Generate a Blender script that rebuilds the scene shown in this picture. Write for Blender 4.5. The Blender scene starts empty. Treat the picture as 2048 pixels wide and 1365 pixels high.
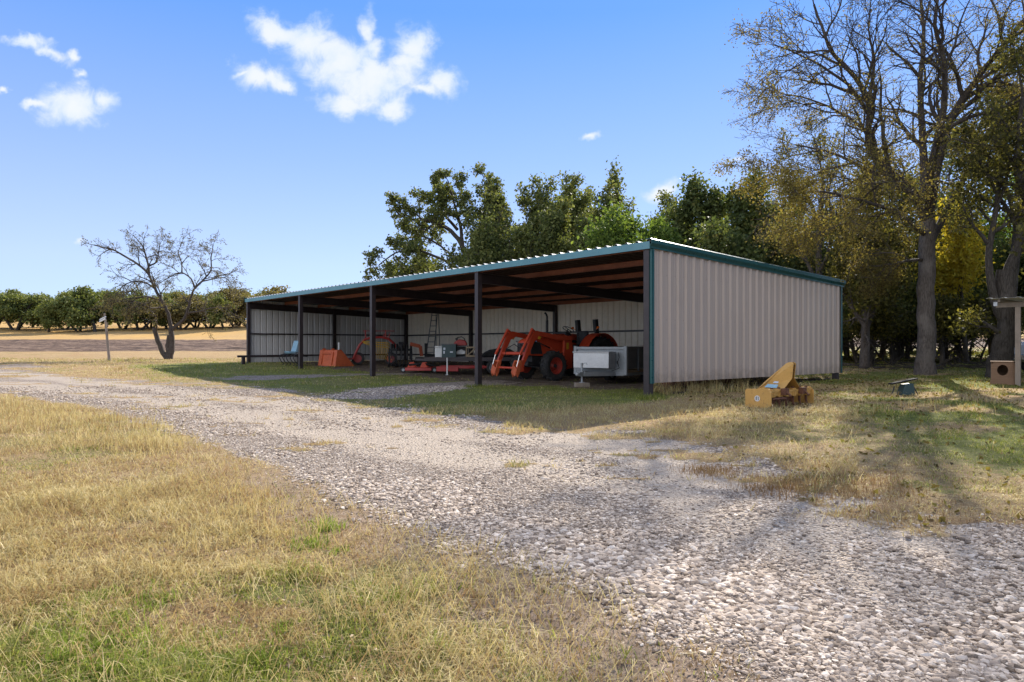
import bpy, math, random
import numpy as np
from mathutils import Vector, Matrix, Quaternion
R = math.radians
C = bpy.context.scene.collection
sc = bpy.context.scene
# ------------------------------------------------------------------ camera
F = 1390.0; HOR = 691.5; EYE = 1.3            # photo pixels, eye height in metres
cam = bpy.data.cameras.new('camera'); camo = bpy.data.objects.new('camera', cam); C.objects.link(camo)
cam.sensor_width = 36; cam.lens = 36*F/2048; cam.shift_y = (HOR-682.5)/2048
cam.clip_end = 3000; cam.clip_start = 0.05
camo.location = (0, 0, EYE); camo.rotation_euler = (R(90), 0, 0)
sc.camera = camo
# ------------------------------------------------------------------ sun and sky
SUN_AZ = math.atan2(.427, .904); SUN_EL = R(32)
sd = bpy.data.lights.new('sun', 'SUN'); sd.energy = 4.8; sd.angle = R(.53); sd.color = (1, .93, .82)
so = bpy.data.objects.new('sun', sd); C.objects.link(so)
sdir = Vector((math.sin(SUN_AZ)*math.cos(SUN_EL), math.cos(SUN_AZ)*math.cos(SUN_EL), math.sin(SUN_EL)))
so.rotation_euler = sdir.to_track_quat('Z', 'Y').to_euler(); so.location = (8, 18, 30)
sc.view_settings.view_transform = 'Standard'; sc.view_settings.look = 'None'
sc.view_settings.exposure = 1.13; sc.view_settings.gamma = 1
sc.cycles.max_bounces = 6; sc.cycles.diffuse_bounces = 4; sc.cycles.glossy_bounces = 2
sc.cycles.transmission_bounces = 3; sc.cycles.transparent_max_bounces = 4
sc.cycles.sample_clamp_indirect = 6
try: sc.cycles.use_denoising = True
except Exception: pass

world = bpy.data.worlds.new('World'); sc.world = world; world.use_nodes = True
class NT:
    """tiny node-graph writer"""
    def __init__(s, tree): s.t = tree; s.t.nodes.clear()
    def n(s, typ, **kw):
        nd = s.t.nodes.new(typ)
        for k, v in kw.items():
            if k.startswith('_'): setattr(nd, k[1:], v)
        return nd
    def put(s, sock, v):
        if v is None: return
        if hasattr(v, 'links') or isinstance(v, bpy.types.NodeSocket): s.t.links.new(v, sock)
        else:
            if isinstance(v, (tuple, list)) and len(v) == 3 and sock.type == 'RGBA': v = (*v, 1)
            sock.default_value = v
    def math(s, op, a, b=None, c=None, clamp=False):
        nd = s.t.nodes.new('ShaderNodeMath'); nd.operation = op; nd.use_clamp = clamp
        s.put(nd.inputs[0], a); s.put(nd.inputs[1], b); s.put(nd.inputs[2], c)
        return nd.outputs[0]
    def vmath(s, op, a, b=None):
        nd = s.t.nodes.new('ShaderNodeVectorMath'); nd.operation = op
        s.put(nd.inputs[0], a)
        if op == 'SCALE': s.put(nd.inputs[3], b)
        else: s.put(nd.inputs[1], b)
        return nd.outputs[1] if op in ('LENGTH', 'DOT_PRODUCT', 'DISTANCE') else nd.outputs[0]
    def noise(s, vec, scale, detail=3, rough=.55, dist=0, col=False):
        nd = s.t.nodes.new('ShaderNodeTexNoise'); s.put(nd.inputs['Vector'], vec)
        nd.inputs['Scale'].default_value = scale; nd.inputs['Detail'].default_value = detail
        nd.inputs['Roughness'].default_value = rough; nd.inputs['Distortion'].default_value = dist
        return nd.outputs['Color' if col else 'Fac']
    def voro(s, vec, scale, out='Distance', feature='F1', rand=1):
        nd = s.t.nodes.new('ShaderNodeTexVoronoi'); nd.feature = feature; s.put(nd.inputs['Vector'], vec)
        nd.inputs['Scale'].default_value = scale; nd.inputs['Randomness'].default_value = rand
        return nd.outputs[out]
    def mix(s, f, a, b, blend='MIX'):
        nd = s.t.nodes.new('ShaderNodeMix'); nd.data_type = 'RGBA'; nd.blend_type = blend
        s.put(nd.inputs[0], f); s.put(nd.inputs[6], a); s.put(nd.inputs[7], b); return nd.outputs[2]
    def ramp(s, f, stops, interp='LINEAR'):
        nd = s.t.nodes.new('ShaderNodeValToRGB'); s.put(nd.inputs[0], f); cr = nd.color_ramp; cr.interpolation = interp
        while len(cr.elements) < len(stops): cr.elements.new(.5)
        for e, (p, c) in zip(cr.elements, stops):
            e.position = p; e.color = (*c, 1) if len(c) == 3 else c
        return nd.outputs[0]
    def mr(s, v, a, b, c=0., d=1., smooth=True):
        nd = s.t.nodes.new('ShaderNodeMapRange'); nd.interpolation_type = 'SMOOTHSTEP' if smooth else 'LINEAR'
        s.put(nd.inputs[0], v)
        for i, x in enumerate((a, b, c, d)): s.put(nd.inputs[i+1], x)
        return nd.outputs[0]
    def attr(s, name, out='Fac'):
        nd = s.t.nodes.new('ShaderNodeAttribute'); nd.attribute_name = name; return nd.outputs[out]
    def pos(s): return s.t.nodes.new('ShaderNodeNewGeometry').outputs['Position']
    def island(s): return s.t.nodes.new('ShaderNodeNewGeometry').outputs['Random Per Island']
    def obj(s): return s.t.nodes.new('ShaderNodeTexCoord').outputs['Object']
    def bump(s, h, strength=.5, dist=.02, nrm=None):
        nd = s.t.nodes.new('ShaderNodeBump'); s.put(nd.inputs['Height'], h)
        nd.inputs['Strength'].default_value = strength; nd.inputs['Distance'].default_value = dist
        if nrm: s.put(nd.inputs['Normal'], nrm)
        return nd.outputs[0]
    def out(s, shader, kind='ShaderNodeOutputMaterial'):
        o = s.t.nodes.new(kind); s.t.links.new(shader, o.inputs['Surface']); return o
    def pbsdf(s, col, rough=.6, metal=0, nrm=None, spec=.5):
        b = s.t.nodes.new('ShaderNodeBsdfPrincipled'); s.put(b.inputs['Base Color'], col)
        s.put(b.inputs['Roughness'], rough); s.put(b.inputs['Metallic'], metal)
        b.inputs['Specular IOR Level'].default_value = spec
        if nrm: s.put(b.inputs['Normal'], nrm)
        return b.outputs[0]

w = NT(world.node_tree)
sky = w.n('ShaderNodeTexSky'); sky.sky_type = 'NISHITA'; sky.sun_disc = False
sky.sun_elevation = SUN_EL; sky.sun_rotation = SUN_AZ
sky.air_density = 1.0; sky.dust_density = .1; sky.ozone_density = 2.2; sky.altitude = 400
nish = w.mix(1.0, sky.outputs[0], (.50, .68, 1.10), 'MULTIPLY')
tcg = w.n('ShaderNodeTexCoord').outputs['Generated']; sepg = w.n('ShaderNodeSeparateXYZ'); w.put(sepg.inputs[0], tcg)
grad = w.ramp(sepg.outputs[2], [(0, (.470, .560, .700)), (.11, (.440, .515, .680)), (.25, (.282, .400, .640)), (.43, (.110, .275, .660)), (1, (.10, .22, .58))])
gradv = w.vmath('SCALE', grad, 9.15)
skyc = w.mix(.68, nish, gradv)
# clouds live in the sky at infinity: blobs given as directions (x/y, z/y)
tc = w.n('ShaderNodeTexCoord').outputs['Generated']
sep = w.n('ShaderNodeSeparateXYZ'); w.put(sep.inputs[0], tc)
yy = w.math('MAXIMUM', sep.outputs[1], .05)
cmb = w.n('ShaderNodeCombineXYZ'); w.put(cmb.inputs[0], w.math('DIVIDE', sep.outputs[0], yy)); w.put(cmb.inputs[1], w.math('DIVIDE', sep.outputs[2], yy))
uv = cmb.outputs[0]
wcol = w.noise(uv, 9, 5, .6, col=True)
warp = w.vmath('SCALE', w.vmath('SUBTRACT', wcol, (.5, .5, .5)), .075)
uvw = w.vmath('ADD', uv, warp)
CL = [(560,62,62,30,-25,1),(620,88,62,42,-25,1),(680,128,75,48,-10,1),(765,150,82,52,0,1),(738,52,20,34,0,.62),(752,88,30,26,0,.7),
      (832,88,36,40,20,.85),(820,120,36,30,0,.9),(884,155,30,30,0,.85),(850,178,40,14,10,.7),(690,196,70,24,0,.8),(790,205,44,26,0,.8),
      (522,158,52,28,-20,.95),(560,178,34,16,-15,.9),(484,150,26,10,10,.7),
      (140,203,62,38,0,1),(70,215,40,12,0,.72),(196,190,34,22,-20,.8),(60,84,50,13,-5,.66),(105,105,44,14,-15,.66),(148,104,18,14,0,.6),(158,142,16,10,-30,.55),
      (1180,268,28,9,20,.55),(1478,335,26,12,20,.42),(152,474,17,7,10,.45),(1330,372,34,17,20,.75),(12,178,14,6,0,.45),(1575,372,30,22,0,.7)]
acc = None
for (px, py, rx, ry, rot, am) in CL:
    m = w.n('ShaderNodeMapping'); m.vector_type = 'TEXTURE'; w.put(m.inputs[0], uvw)
    m.inputs[1].default_value = ((px-1024)/F, (HOR-py)/F, 0); m.inputs[2].default_value = (0, 0, R(rot)); m.inputs[3].default_value = (rx*1.45/F, ry*1.45/F, 1)
    v = w.math('MULTIPLY', w.math('SUBTRACT', 1., w.vmath('LENGTH', m.outputs[0])), 1.0)
    v = w.math('ADD', v, (am-1)*.55)
    acc = v if acc is None else w.math('SMOOTH_MAX', acc, v, .25)
fb = w.noise(uv, 26, 8, .62, .4)
dens = w.math('ADD', acc, w.math('MULTIPLY', w.math('SUBTRACT', fb, .5), 1.45))
cm = w.mr(dens, -.04, .72)
shade = w.noise(uvw, 18, 5, .55)
ccol = w.mix(w.mr(w.math('ADD', w.math('MULTIPLY', shade, .8), w.math('MULTIPLY', dens, .5)), .3, .95), (4.1, 4.9, 6.3), (5.45, 5.65, 6.0))
front = w.math('GREATER_THAN', sep.outputs[1], .1)
final = w.mix(w.math('MULTIPLY', w.math('MULTIPLY', cm, .93), front), skyc, ccol)
# broken bright cloud added out of view behind the camera, to fill the shaded sides
bn = w.noise(tcg, 2.6, 6, .6)
bm = w.math('MULTIPLY', w.mr(bn, .42, .56), w.mr(sepg.outputs[1], .05, -.25)); bm = w.math('MULTIPLY', bm, w.mr(sepg.outputs[2], .0, .08)); bm = w.math('MULTIPLY', bm, w.mr(sepg.outputs[0], .55, -.15, .15, 1))
final = w.mix(bm, final, (12.2, 12.3, 12.7))
bg = w.n('ShaderNodeBackground'); w.put(bg.inputs[0], final); bg.inputs[1].default_value = .08
w.out(bg.outputs[0], 'ShaderNodeOutputWorld')

# ------------------------------------------------------------------ helpers
def tag(o, label=None, cat=None, group=None, kind=None):
    if label: o['label'] = label
    if cat: o['category'] = cat
    if group: o['group'] = group
    if kind: o['kind'] = kind
    return o
def thing(name, label, cat, loc=(0, 0, 0), rz=0, group=None):
    o = bpy.data.objects.new(name, None); C.objects.link(o); o.empty_display_size = .2
    o.location = loc; o.rotation_euler = (0, 0, rz)
    return tag(o, label, cat, group)
class MB:
    def __init__(s): s.v = []; s.f = []
    def box(s, x0, x1, y0, y1, z0, z1):
        return s.hexa([(x0,y0,z0),(x1,y0,z0),(x1,y1,z0),(x0,y1,z0),(x0,y0,z1),(x1,y0,z1),(x1,y1,z1),(x0,y1,z1)])
    def hexa(s, p):
        b = len(s.v); s.v += [tuple(q) for q in p]
        s.f += [(b,b+3,b+2,b+1),(b+4,b+5,b+6,b+7),(b,b+1,b+5,b+4),(b+1,b+2,b+6,b+5),(b+2,b+3,b+7,b+6),(b+3,b,b+4,b+7)]
        return s
    def beam(s, a, b, w, h, up=(0, 0, 1)):
        a = Vector(a); b = Vector(b); d = (b-a).normalized(); u = Vector(up)
        x = d.cross(u)
        if x.length < 1e-4: x = d.cross(Vector((1, 0, 0)))
        x.normalize(); u = x.cross(d).normalized(); x = x*w/2; u = u*h/2
        return s.hexa([a-x-u, a+x-u, b+x-u, b-x-u, a-x+u, a+x+u, b+x+u, b-x+u])
    def tube(s, pts, rad, n=8, caps=True):
        pts = [Vector(p) for p in pts]
        if not hasattr(rad, '__len__'): rad = [rad]*len(pts)
        rings = []; ref = None
        for i, p in enumerate(pts):
            d = (pts[min(i+1, len(pts)-1)]-pts[max(i-1, 0)])
            d = d.normalized() if d.length > 1e-9 else Vector((0, 0, 1))
            if ref is None:
                ref = d.cross(Vector((0, 0, 1)) if abs(d.z) < .9 else Vector((1, 0, 0))).normalized()
            else:
                ref = (ref-d*ref.dot(d)); ref = ref.normalized() if ref.length > 1e-6 else d.orthogonal().normalized()
            y = d.cross(ref); b = len(s.v)
            for k in range(n):
                a = 2*math.pi*k/n
                s.v.append(tuple(p+(ref*math.cos(a)+y*math.sin(a))*rad[i]))
            rings.append(b)
        for i in range(len(rings)-1):
            a, b = rings[i], rings[i+1]
            for k in range(n): s.f.append((a+k, a+(k+1) % n, b+(k+1) % n, b+k))
        if caps:
            s.f.append(tuple(rings[0]+k for k in reversed(range(n)))); s.f.append(tuple(rings[-1]+k for k in range(n)))
        return s
    def prism(s, poly, axis, t0, t1):
        """poly: list of 2-D points; axis 'x','y','z' = extrusion axis"""
        def P(a, b, t): return {'x': (t, a, b), 'y': (a, t, b), 'z': (a, b, t)}[axis]
        b = len(s.v); n = len(poly)
        s.v += [P(a, c, t0) for a, c in poly]+[P(a, c, t1) for a, c in poly]
        s.f.append(tuple(b+i for i in reversed(range(n)))); s.f.append(tuple(b+n+i for i in range(n)))
        for i in range(n): s.f.append((b+i, b+(i+1) % n, b+n+(i+1) % n, b+n+i))
        return s
    def sheet(s, grid):
        """grid of points rows x cols"""
        b = len(s.v); nr = len(grid); nc = len(grid[0])
        for row in grid: s.v += [tuple(p) for p in row]
        for i in range(nr-1):
            for j in range(nc-1): s.f.append((b+i*nc+j, b+i*nc+j+1, b+(i+1)*nc+j+1, b+(i+1)*nc+j))
        return s
    def lathe(s, prof, c=(0, 0, 0), axis='y', n=28):
        """prof: list of (radius, along)"""
        b = len(s.v)
        for r, h in prof:
            for k in range(n):
                a = 2*math.pi*k/n; p, q = r*math.cos(a), r*math.sin(a)
                s.v.append({'y': (c[0]+p, c[1]+h, c[2]+q), 'z': (c[0]+p, c[1]+q, c[2]+h), 'x': (c[0]+h, c[1]+p, c[2]+q)}[axis])
        for i in range(len(prof)-1):
            for k in range(n): s.f.append((b+i*n+k, b+i*n+(k+1) % n, b+(i+1)*n+(k+1) % n, b+(i+1)*n+k))
        for i, rev in ((0, True), (len(prof)-1, False)):
            if prof[i][0] > 1e-6:
                r_ = [b+i*n+k for k in range(n)]; s.f.append(tuple(reversed(r_)) if rev else tuple(r_))
        return s
    def ball(s, c, r, n=10, m=6):
        prof = [(max(1e-4, r*math.sin(math.pi*i/m)), -r*math.cos(math.pi*i/m)) for i in range(m+1)]
        return s.lathe(prof, c, 'z', n)
    def xf(s, M, start=0):
        for i in range(start, len(s.v)): s.v[i] = tuple(M @ Vector(s.v[i]))
        return s
    def build(s, name, mat, parent=None, bevel=0, smooth=False, fixn=True, seg=2):
        me = bpy.data.meshes.new(name); me.from_pydata(s.v, [], s.f)
        if fixn:
            import bmesh
            bm = bmesh.new(); bm.from_mesh(me); bmesh.ops.recalc_face_normals(bm, faces=bm.faces); bm.to_mesh(me); bm.free()
        me.materials.append(mat)
        o = bpy.data.objects.new(name, me); C.objects.link(o)
        if parent: o.parent = parent
        if smooth:
            me.polygons.foreach_set('use_smooth', [True]*len(me.polygons))
            me.set_sharp_from_angle(angle=R(38))
        if bevel:
            b = o.modifiers.new('bevel', 'BEVEL'); b.width = bevel; b.segments = seg; b.limit_method = 'ANGLE'; b.angle_limit = R(40)
            me.polygons.foreach_set('use_smooth', [True]*len(me.polygons)); me.set_sharp_from_angle(angle=R(38))
            b.harden_normals = False
        return o
def np_mesh(name, verts, faces, mat, smooth=False):
    """verts (N,3), faces (M,k) arrays"""
    me = bpy.data.meshes.new(name); verts = np.asarray(verts, np.float32); faces = np.asarray(faces, np.int32)
    m, k = faces.shape
    me.vertices.add(len(verts)); me.vertices.foreach_set('co', verts.ravel())
    me.loops.add(m*k); me.loops.foreach_set('vertex_index', faces.ravel())
    me.polygons.add(m); me.polygons.foreach_set('loop_start', np.arange(0, m*k, k, dtype=np.int32))
    if smooth: me.polygons.foreach_set('use_smooth', np.ones(m, bool))
    else: me.polygons.foreach_set('use_smooth', np.zeros(m, bool))
    me.update(calc_edges=True)
    if mat: me.materials.append(mat)
    return me
def link(name, me, parent=None):
    o = bpy.data.objects.new(name, me); C.objects.link(o)
    if parent: o.parent = parent
    return o

# lattice noise for layout
def _h(ix, iy, s):
    n = (ix.astype(np.int64)*374761393+iy.astype(np.int64)*668265263+s*974634777) & 0x7fffffff
    n = ((n ^ (n >> 13))*1274126177) & 0x7fffffff
    return ((n ^ (n >> 16)) & 0xffff)/65535.0
def vnoise(x, y, s=0):
    x = np.asarray(x, float); y = np.asarray(y, float)
    ix, iy = np.floor(x), np.floor(y); fx, fy = x-ix, y-iy; fx = fx*fx*(3-2*fx); fy = fy*fy*(3-2*fy)
    a = _h(ix, iy, s); b = _h(ix+1, iy, s); c = _h(ix, iy+1, s); d = _h(ix+1, iy+1, s)
    return a*(1-fx)*(1-fy)+b*fx*(1-fy)+c*(1-fx)*fy+d*fx*fy
def fbm(x, y, s=0, o=4):
    t = 0; a = .5; n = 0
    for i in range(o): t = t+a*vnoise(np.asarray(x)*2**i, np.asarray(y)*2**i, s+i*7); n += a; a *= .5
    return t/n
def sstep(a, b, x):
    t = np.clip((np.asarray(x, float)-a)/(b-a), 0, 1); return t*t*(3-2*t)

# ------------------------------------------------------------------ terrain
GY = np.array([-40, 0, 6, 12, 15, 20, 24.5, 29, 34, 42, 60, 98, 125, 150, 200, 300, 500, 900], float)
GZ = np.array([-.05, 0, .02, .07, .10, .15, .20, .32, .44, .50, .88, 2.2, 4.7, 6.0, 8.4, 10.5, 13, 13], float)
def G(x, y):
    x = np.asarray(x, float); y = np.asarray(y, float)
    z = 0
    for dy in (-2, -1, 0, 1, 2): z = z+np.interp(y+dy*(.4+.02*np.abs(y)), GY, GZ)
    z = z/5
    z = z+.0138*np.clip(x, 0, 25)*sstep(4, 14, y)
    z = z+(fbm(x/3.1, y/3.1, 5, 3)-.5)*.07+(fbm(x/40, y/40, 9, 2)-.5)*sstep(50, 200, y)*4
    return z
def Gf(x, y): return float(G(x, y))
def hit(px, py):
    """where the sight line through a photo pixel meets the ground"""
    Y = 5.0
    for _ in range(60):
        z = Gf((px-1024)/F*Y, Y); Yn = F*(EYE-z)/max(py-HOR, 1); Y = .5*Y+.5*min(Yn, 400)
    return ((px-1024)/F*Y, Y)
def at(px, Y): return (px-1024)/F*Y
def zat(py, Y): return EYE+(HOR-py)*Y/F
def inpoly(x, y, poly):
    ins = np.zeros(np.shape(x), bool); n = len(poly)
    for i in range(n):
        x0, y0 = poly[i]; x1, y1 = poly[(i+1) % n]
        if y0 == y1: continue
        c = ((y0 > y) != (y1 > y)) & (x < (x1-x0)*(y-y0)/(y1-y0)+x0)
        ins ^= c
    return ins
def dpoly(x, y, poly, closed=True):
    d = np.full(np.shape(x), 1e9); n = len(poly)
    for i in range(n if closed else n-1):
        x0, y0 = poly[i]; x1, y1 = poly[(i+1) % n]
        dx, dy = x1-x0, y1-y0; t = np.clip(((x-x0)*dx+(y-y0)*dy)/(dx*dx+dy*dy+1e-9), 0, 1)
        d = np.minimum(d, np.hypot(x-x0-t*dx, y-y0-t*dy))
    return d
low = [(-60,783),(0,788),(180,812),(300,848),(430,892),(560,935),(650,978),(760,1012),(850,1048),(960,1092),(1080,1150),(1250,1205),(1330,1262),(1450,1312),(1560,1372),(1700,1480)]
upp = [(2600,1250),(2300,1110),(2048,1062),(1900,1028),(1800,1003),(1690,985),(1600,955),(1540,915),(1500,895),(1400,885),(1290,868),(1250,848),(1150,862),(1060,857),(950,838),(850,822),(760,803),(640,786),(520,772),(420,764),(330,760),(220,757),(120,750),(60,742),(100,735),(30,728),(-60,728)]
ROAD = [hit(*p) for p in low]+[hit(*p) for p in upp]
BAY1 = [hit(*p) for p in [(600,792),(700,779),(800,770),(900,764),(1000,760),(1060,764),(960,772),(880,783),(800,796),(700,798)]]
BAY2 = [hit(*p) for p in [(380,757),(480,752),(600,750),(760,747),(850,748),(740,752),(620,756),(520,762)]]
TRACKS = [[hit(*p) for p in [(0,765),(300,795),(600,850),(900,900),(1250,960),(1700,1100),(2048,1230)]],
          [hit(*p) for p in [(0,745),(300,775),(600,810),(900,865),(1250,890),(1600,1000),(2048,1130)]]]
def gravel(x, y):
    m = np.zeros(np.shape(x))
    for P, wd, k in ((ROAD, .35, 1.), (BAY1, .4, .95), (BAY2, .35, .9)):
        d = dpoly(x, y, P); sgn = np.where(inpoly(x, y, P), d, -d)
        nn = (fbm(np.asarray(x)*1.6, np.asarray(y)*1.6, 31, 4)-.5)*1.0*(.5+.03*np.asarray(y))
        m = np.maximum(m, k*sstep(-wd, wd, sgn+nn))
    # thin grass creeping in along the upper edge of the drive, and strips left by the wheels
    x_ = np.asarray(x, float); y_ = np.asarray(y, float)
    du_ = dpoly(x_, y_, ROAD[len(low):], False); pn_ = fbm(x_*.75+3, y_*1.5, 131, 4); pf_ = fbm(x_*4, y_*6, 7, 3)
    band = sstep(.8+.14*y_, .1, du_)
    m = m*(1-.85*band*sstep(.50, .60, pn_*.7+pf_*.3))
    m = m*(1-.8*sstep(.60, .68, pn_*.6+pf_*.4)*sstep(4, 8, y_))
    return m
def dusty(x, y):
    d = np.minimum(dpoly(x, y, TRACKS[0], False), dpoly(x, y, TRACKS[1], False))
    return sstep(.95, .2, d+(fbm(np.asarray(x)*.9, np.asarray(y)*.9, 77, 3)-.5)*1.0)
def green(x, y):
    x = np.asarray(x, float); y = np.asarray(y, float)
    n = fbm(x*.8, y*.8, 51, 4); n2 = fbm(x*.25+9, y*.25, 12, 3)
    g = sstep(.5, .66, n*.65+n2*.35)
    near = np.exp(-((x+.5)/1.6)**2-((y-2.9)/1.2)**2)*1.15
    g = g*(.45+.3*sstep(8, 3, y))+near*sstep(.38, .50, n)*1.1+.5*np.exp(-((x+2.2)/1.8)**2-((y-3.6)/1.0)**2)*sstep(.42,.6,n)
    lawn = sstep(1.5, 4, x-.25*y)*sstep(4.5, 8, y)        # right hand lawn
    g = np.maximum(g, lawn*sstep(.30, .58, n*.6+n2*.4)*.9)
    s_ = (x-2.99)*-.648+(y-15.24)*.761; t_ = (x-2.99)*.761+(y-15.24)*.648
    shed_ = sstep(-1.5, .5, s_)*sstep(29, 25, s_)*sstep(-6.5, -4, t_)*sstep(8, 1.5, t_)*(.62+.38*sstep(.38, .6, n))
    shed_ = np.maximum(shed_, sstep(28, 36, y)*sstep(48, 40, y)*sstep(.45, .65, n)*.4)
    return np.clip(np.maximum(g, shed_), 0, 1)
def dirt(x, y):
    x = np.asarray(x, float); y = np.asarray(y, float)
    s_ = (x-2.99)*-.648+(y-15.24)*.761; t_ = (x-2.99)*.761+(y-15.24)*.648
    n = (fbm(x*.9, y*.9, 63, 4)-.5)*2.4
    return sstep(.6, 1.8, t_+n)*sstep(9.6, 8.9, t_)*sstep(-.2, .3, s_)*sstep(24.6, 24.2, s_)
def soil(x, y):
    x = np.asarray(x, float); y = np.asarray(y, float)
    d = dpoly(x, y, ROAD[:len(low)], False)+(fbm(x*1.7, y*1.7, 71, 4)-.5)*1.1
    return np.maximum(sstep(1.15, .25, d)*.6, sstep(2.0, .7, d)*sstep(-1.4, .4, x))*sstep(10, 6, y)
def plough(x, y):
    x = np.asarray(x, float); y = np.asarray(y, float)
    yy_ = y+(fbm(x/9, y/9, 3, 3)-.5)*5
    return sstep(56, 58.5, yy_)*sstep(98, 94, yy_)
# ------------------------------------------------------------------ materials
def newmat(name):
    m = bpy.data.materials.new(name); m.use_nodes = True; return m, NT(m.node_tree)
def paint(name, col, rough=.45, metal=0., dirt=.35, dirtcol=(.12, .10, .08), vary=.12, scale=6, bumpy=.08, spec=.5, rust=0):
    m, t = newmat(name); p = t.obj()
    n1 = t.noise(p, scale, 5, .6); n2 = t.noise(p, scale*7, 4, .6)
    c = t.mix(t.mr(n1, .3, .75, 0, 1), tuple(v*(1-vary) for v in col), tuple(min(1, v*(1+vary)) for v in col))
    c = t.mix(t.math('MULTIPLY', t.mr(t.math('ADD', t.math('MULTIPLY', n1, .5), t.math('MULTIPLY', n2, .5)), .48, .68), dirt), c, dirtcol)
    if rust: c = t.mix(t.math('MULTIPLY', t.mr(t.noise(p, scale*2.3, 6, .7), .56, .66), rust), c, (.13, .05, .025))
    r = t.mr(n2, .3, .7, rough*.8, min(1, rough*1.3))
    t.out(t.pbsdf(c, r, metal, t.bump(n2, bumpy, .01), spec)); return m
M = {}
M['tan'] = paint('tan_panel', (.375, .298, .240), .34, 0, .16, (.2, .16, .12), .05, 1.1, 0)
M['galv'] = paint('roof_panel', (.60, .60, .58), .45, .15, .35, (.14, .1, .08), .1, 1.5, .05)
def panelmat(name, col):
    m, t = newmat(name); p = t.obj(); sp_ = t.n('ShaderNodeSeparateXYZ'); t.put(sp_.inputs[0], p)
    lap = t.n('ShaderNodeTexWhiteNoise'); lap.noise_dimensions = '1D'; t.put(lap.inputs['W'], t.math('FLOOR', t.math('DIVIDE', t.math('ADD', sp_.outputs[1], .02), .9144)))
    c = t.mix(lap.outputs['Value'], tuple(v*.95 for v in col), tuple(v*1.04 for v in col))
    mp = t.n('ShaderNodeMapping'); t.put(mp.inputs[0], p); mp.inputs[3].default_value = (6, 6, .5)
    st_ = t.noise(mp.outputs[0], 2, 5, .7); c = t.mix(t.mr(st_, .52, .75, 0, .22), c, (.20, .16, .12))
    # mud splashed up along the foot of the sheets
    mud = t.math('SUBTRACT', t.mr(sp_.outputs[2], .48, .95, .62, 0), t.mr(t.noise(p, 7, 6, .7), .3, .7, 0, .45))
    c = t.mix(t.math('MAXIMUM', mud, 0.), c, (.17, .125, .085))
    # screw heads in rows over the girts
    fr = t.math('ABSOLUTE', t.math('SUBTRACT', t.math('FRACT', t.math('DIVIDE', sp_.outputs[1], .1524)), .5))
    row = None
    for z_ in (.56, .80, 1.87, 2.86):
        d_ = t.math('LESS_THAN', t.math('ABSOLUTE', t.math('SUBTRACT', sp_.outputs[2], z_)), .009); row = d_ if row is None else t.math('MAXIMUM', row, d_)
    c = t.mix(t.math('MULTIPLY', t.math('MULTIPLY', row, t.math('LESS_THAN', fr, .07)), .75), c, (.06, .05, .045))
    t.out(t.pbsdf(c, t.mr(st_, .3, .7, .28, .42), 0)); return m
M['tan'] = panelmat('tan_panel', (.41, .322, .255))
M['tan_lit'] = paint('tan_panel_lit', (.52, .49, .46), .34, 0, .15, (.25, .2, .16), .05, 1.1, 0)  # same wall paint lightened, interior brightness put into the colour
M['tan_lit_back'] = paint('tan_panel_lit_back', (.80, .71, .58), .5, 0, .2, (.35, .28, .2), .06, 1.1, 0)  # wall paint raised further, so the back wall looks lit by its colour
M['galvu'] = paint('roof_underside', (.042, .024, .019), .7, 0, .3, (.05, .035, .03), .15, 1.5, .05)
M['fasc'] = paint('sky_lit_teal', (.06, .19, .215), .32, 0, .1, (.2, .25, .25), .10, 1.2, .02, .8)  # teal trim made paler, sky reflection mixed into the base colour
M['teal'] = paint('teal_trim', (.009, .072, .072), .32, 0, .12, (.1, .12, .1), .1, 3, .03)
M['dark'] = paint('dark_steel', (.030, .020, .020), .42, 0, .3, (.06, .045, .035), .2, 5, .05)
M['oxide'] = paint('red_oxide', (.30, .095, .045), .5, 0, .35, (.14, .07, .045), .25, 2.5, .05)
M['black'] = paint('black_paint', (.018, .018, .02), .6, 0, .4, (.07, .06, .05), .2, 8)
M['matte'] = paint('matte_black', (.012, .012, .013), .95, 0, .2, (.03, .03, .03), .2, 8, spec=.1)
M['rubber'] = paint('tyre_rubber', (.020, .020, .020), .8, 0, .6, (.085, .07, .055), .2, 9, .3)
M['orange'] = paint('orange_paint', (.50, .055, .018), .40, 0, .22, (.2, .1, .06), .08, 7)
M['orange2'] = paint('faded_orange_paint', (.55, .11, .035), .55, 0, .4, (.22, .11, .06), .15, 5, rust=.5)
M['red'] = paint('red_paint', (.34, .025, .02), .45, 0, .35, (.14, .06, .04), .15, 8, rust=.4)
M['rimred'] = paint('orange_rim', (.34, .035, .02), .45, 0, .35, (.15, .08, .05), .12, 9)
M['yellow'] = paint('yellow_paint', (.58, .33, .022), .5, 0, .3, (.2, .13, .05), .12, 8)
M['gold'] = paint('ochre_paint', (.52, .29, .07), .55, 0, .3, (.28, .15, .05), .1, 5, rust=.35)
M['rusty'] = paint('rusty_steel', (.14, .06, .032), .8, .2, .4, (.08, .04, .025), .35, 12, .3)
M['grey'] = paint('grey_paint', (.30, .32, .33), .5, .1, .35, (.14, .12, .1), .1, 4, rust=.25)
M['dgrey'] = paint('dark_grey_paint', (.10, .105, .11), .5, 0, .3, (.06, .05, .045), .15, 4)
M['alu'] = paint('aluminium', (.50, .50, .50), .38, .85, .25, (.2, .18, .16), .1, 6)
M['white'] = paint('white_paint', (.68, .68, .66), .45, 0, .2, (.35, .3, .25), .05, 5)
M['blue'] = paint('pale_blue_plastic', (.22, .38, .48), .4, 0, .25, (.2, .2, .18), .1, 6)
M['green'] = paint('dark_green_paint', (.018, .045, .045), .4, 0, .3, (.06, .06, .05), .1, 6)
M['concrete'] = paint('grey_block', (.26, .24, .22), .95, 0, .4, (.12, .1, .08), .15, 14, .5)
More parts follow.
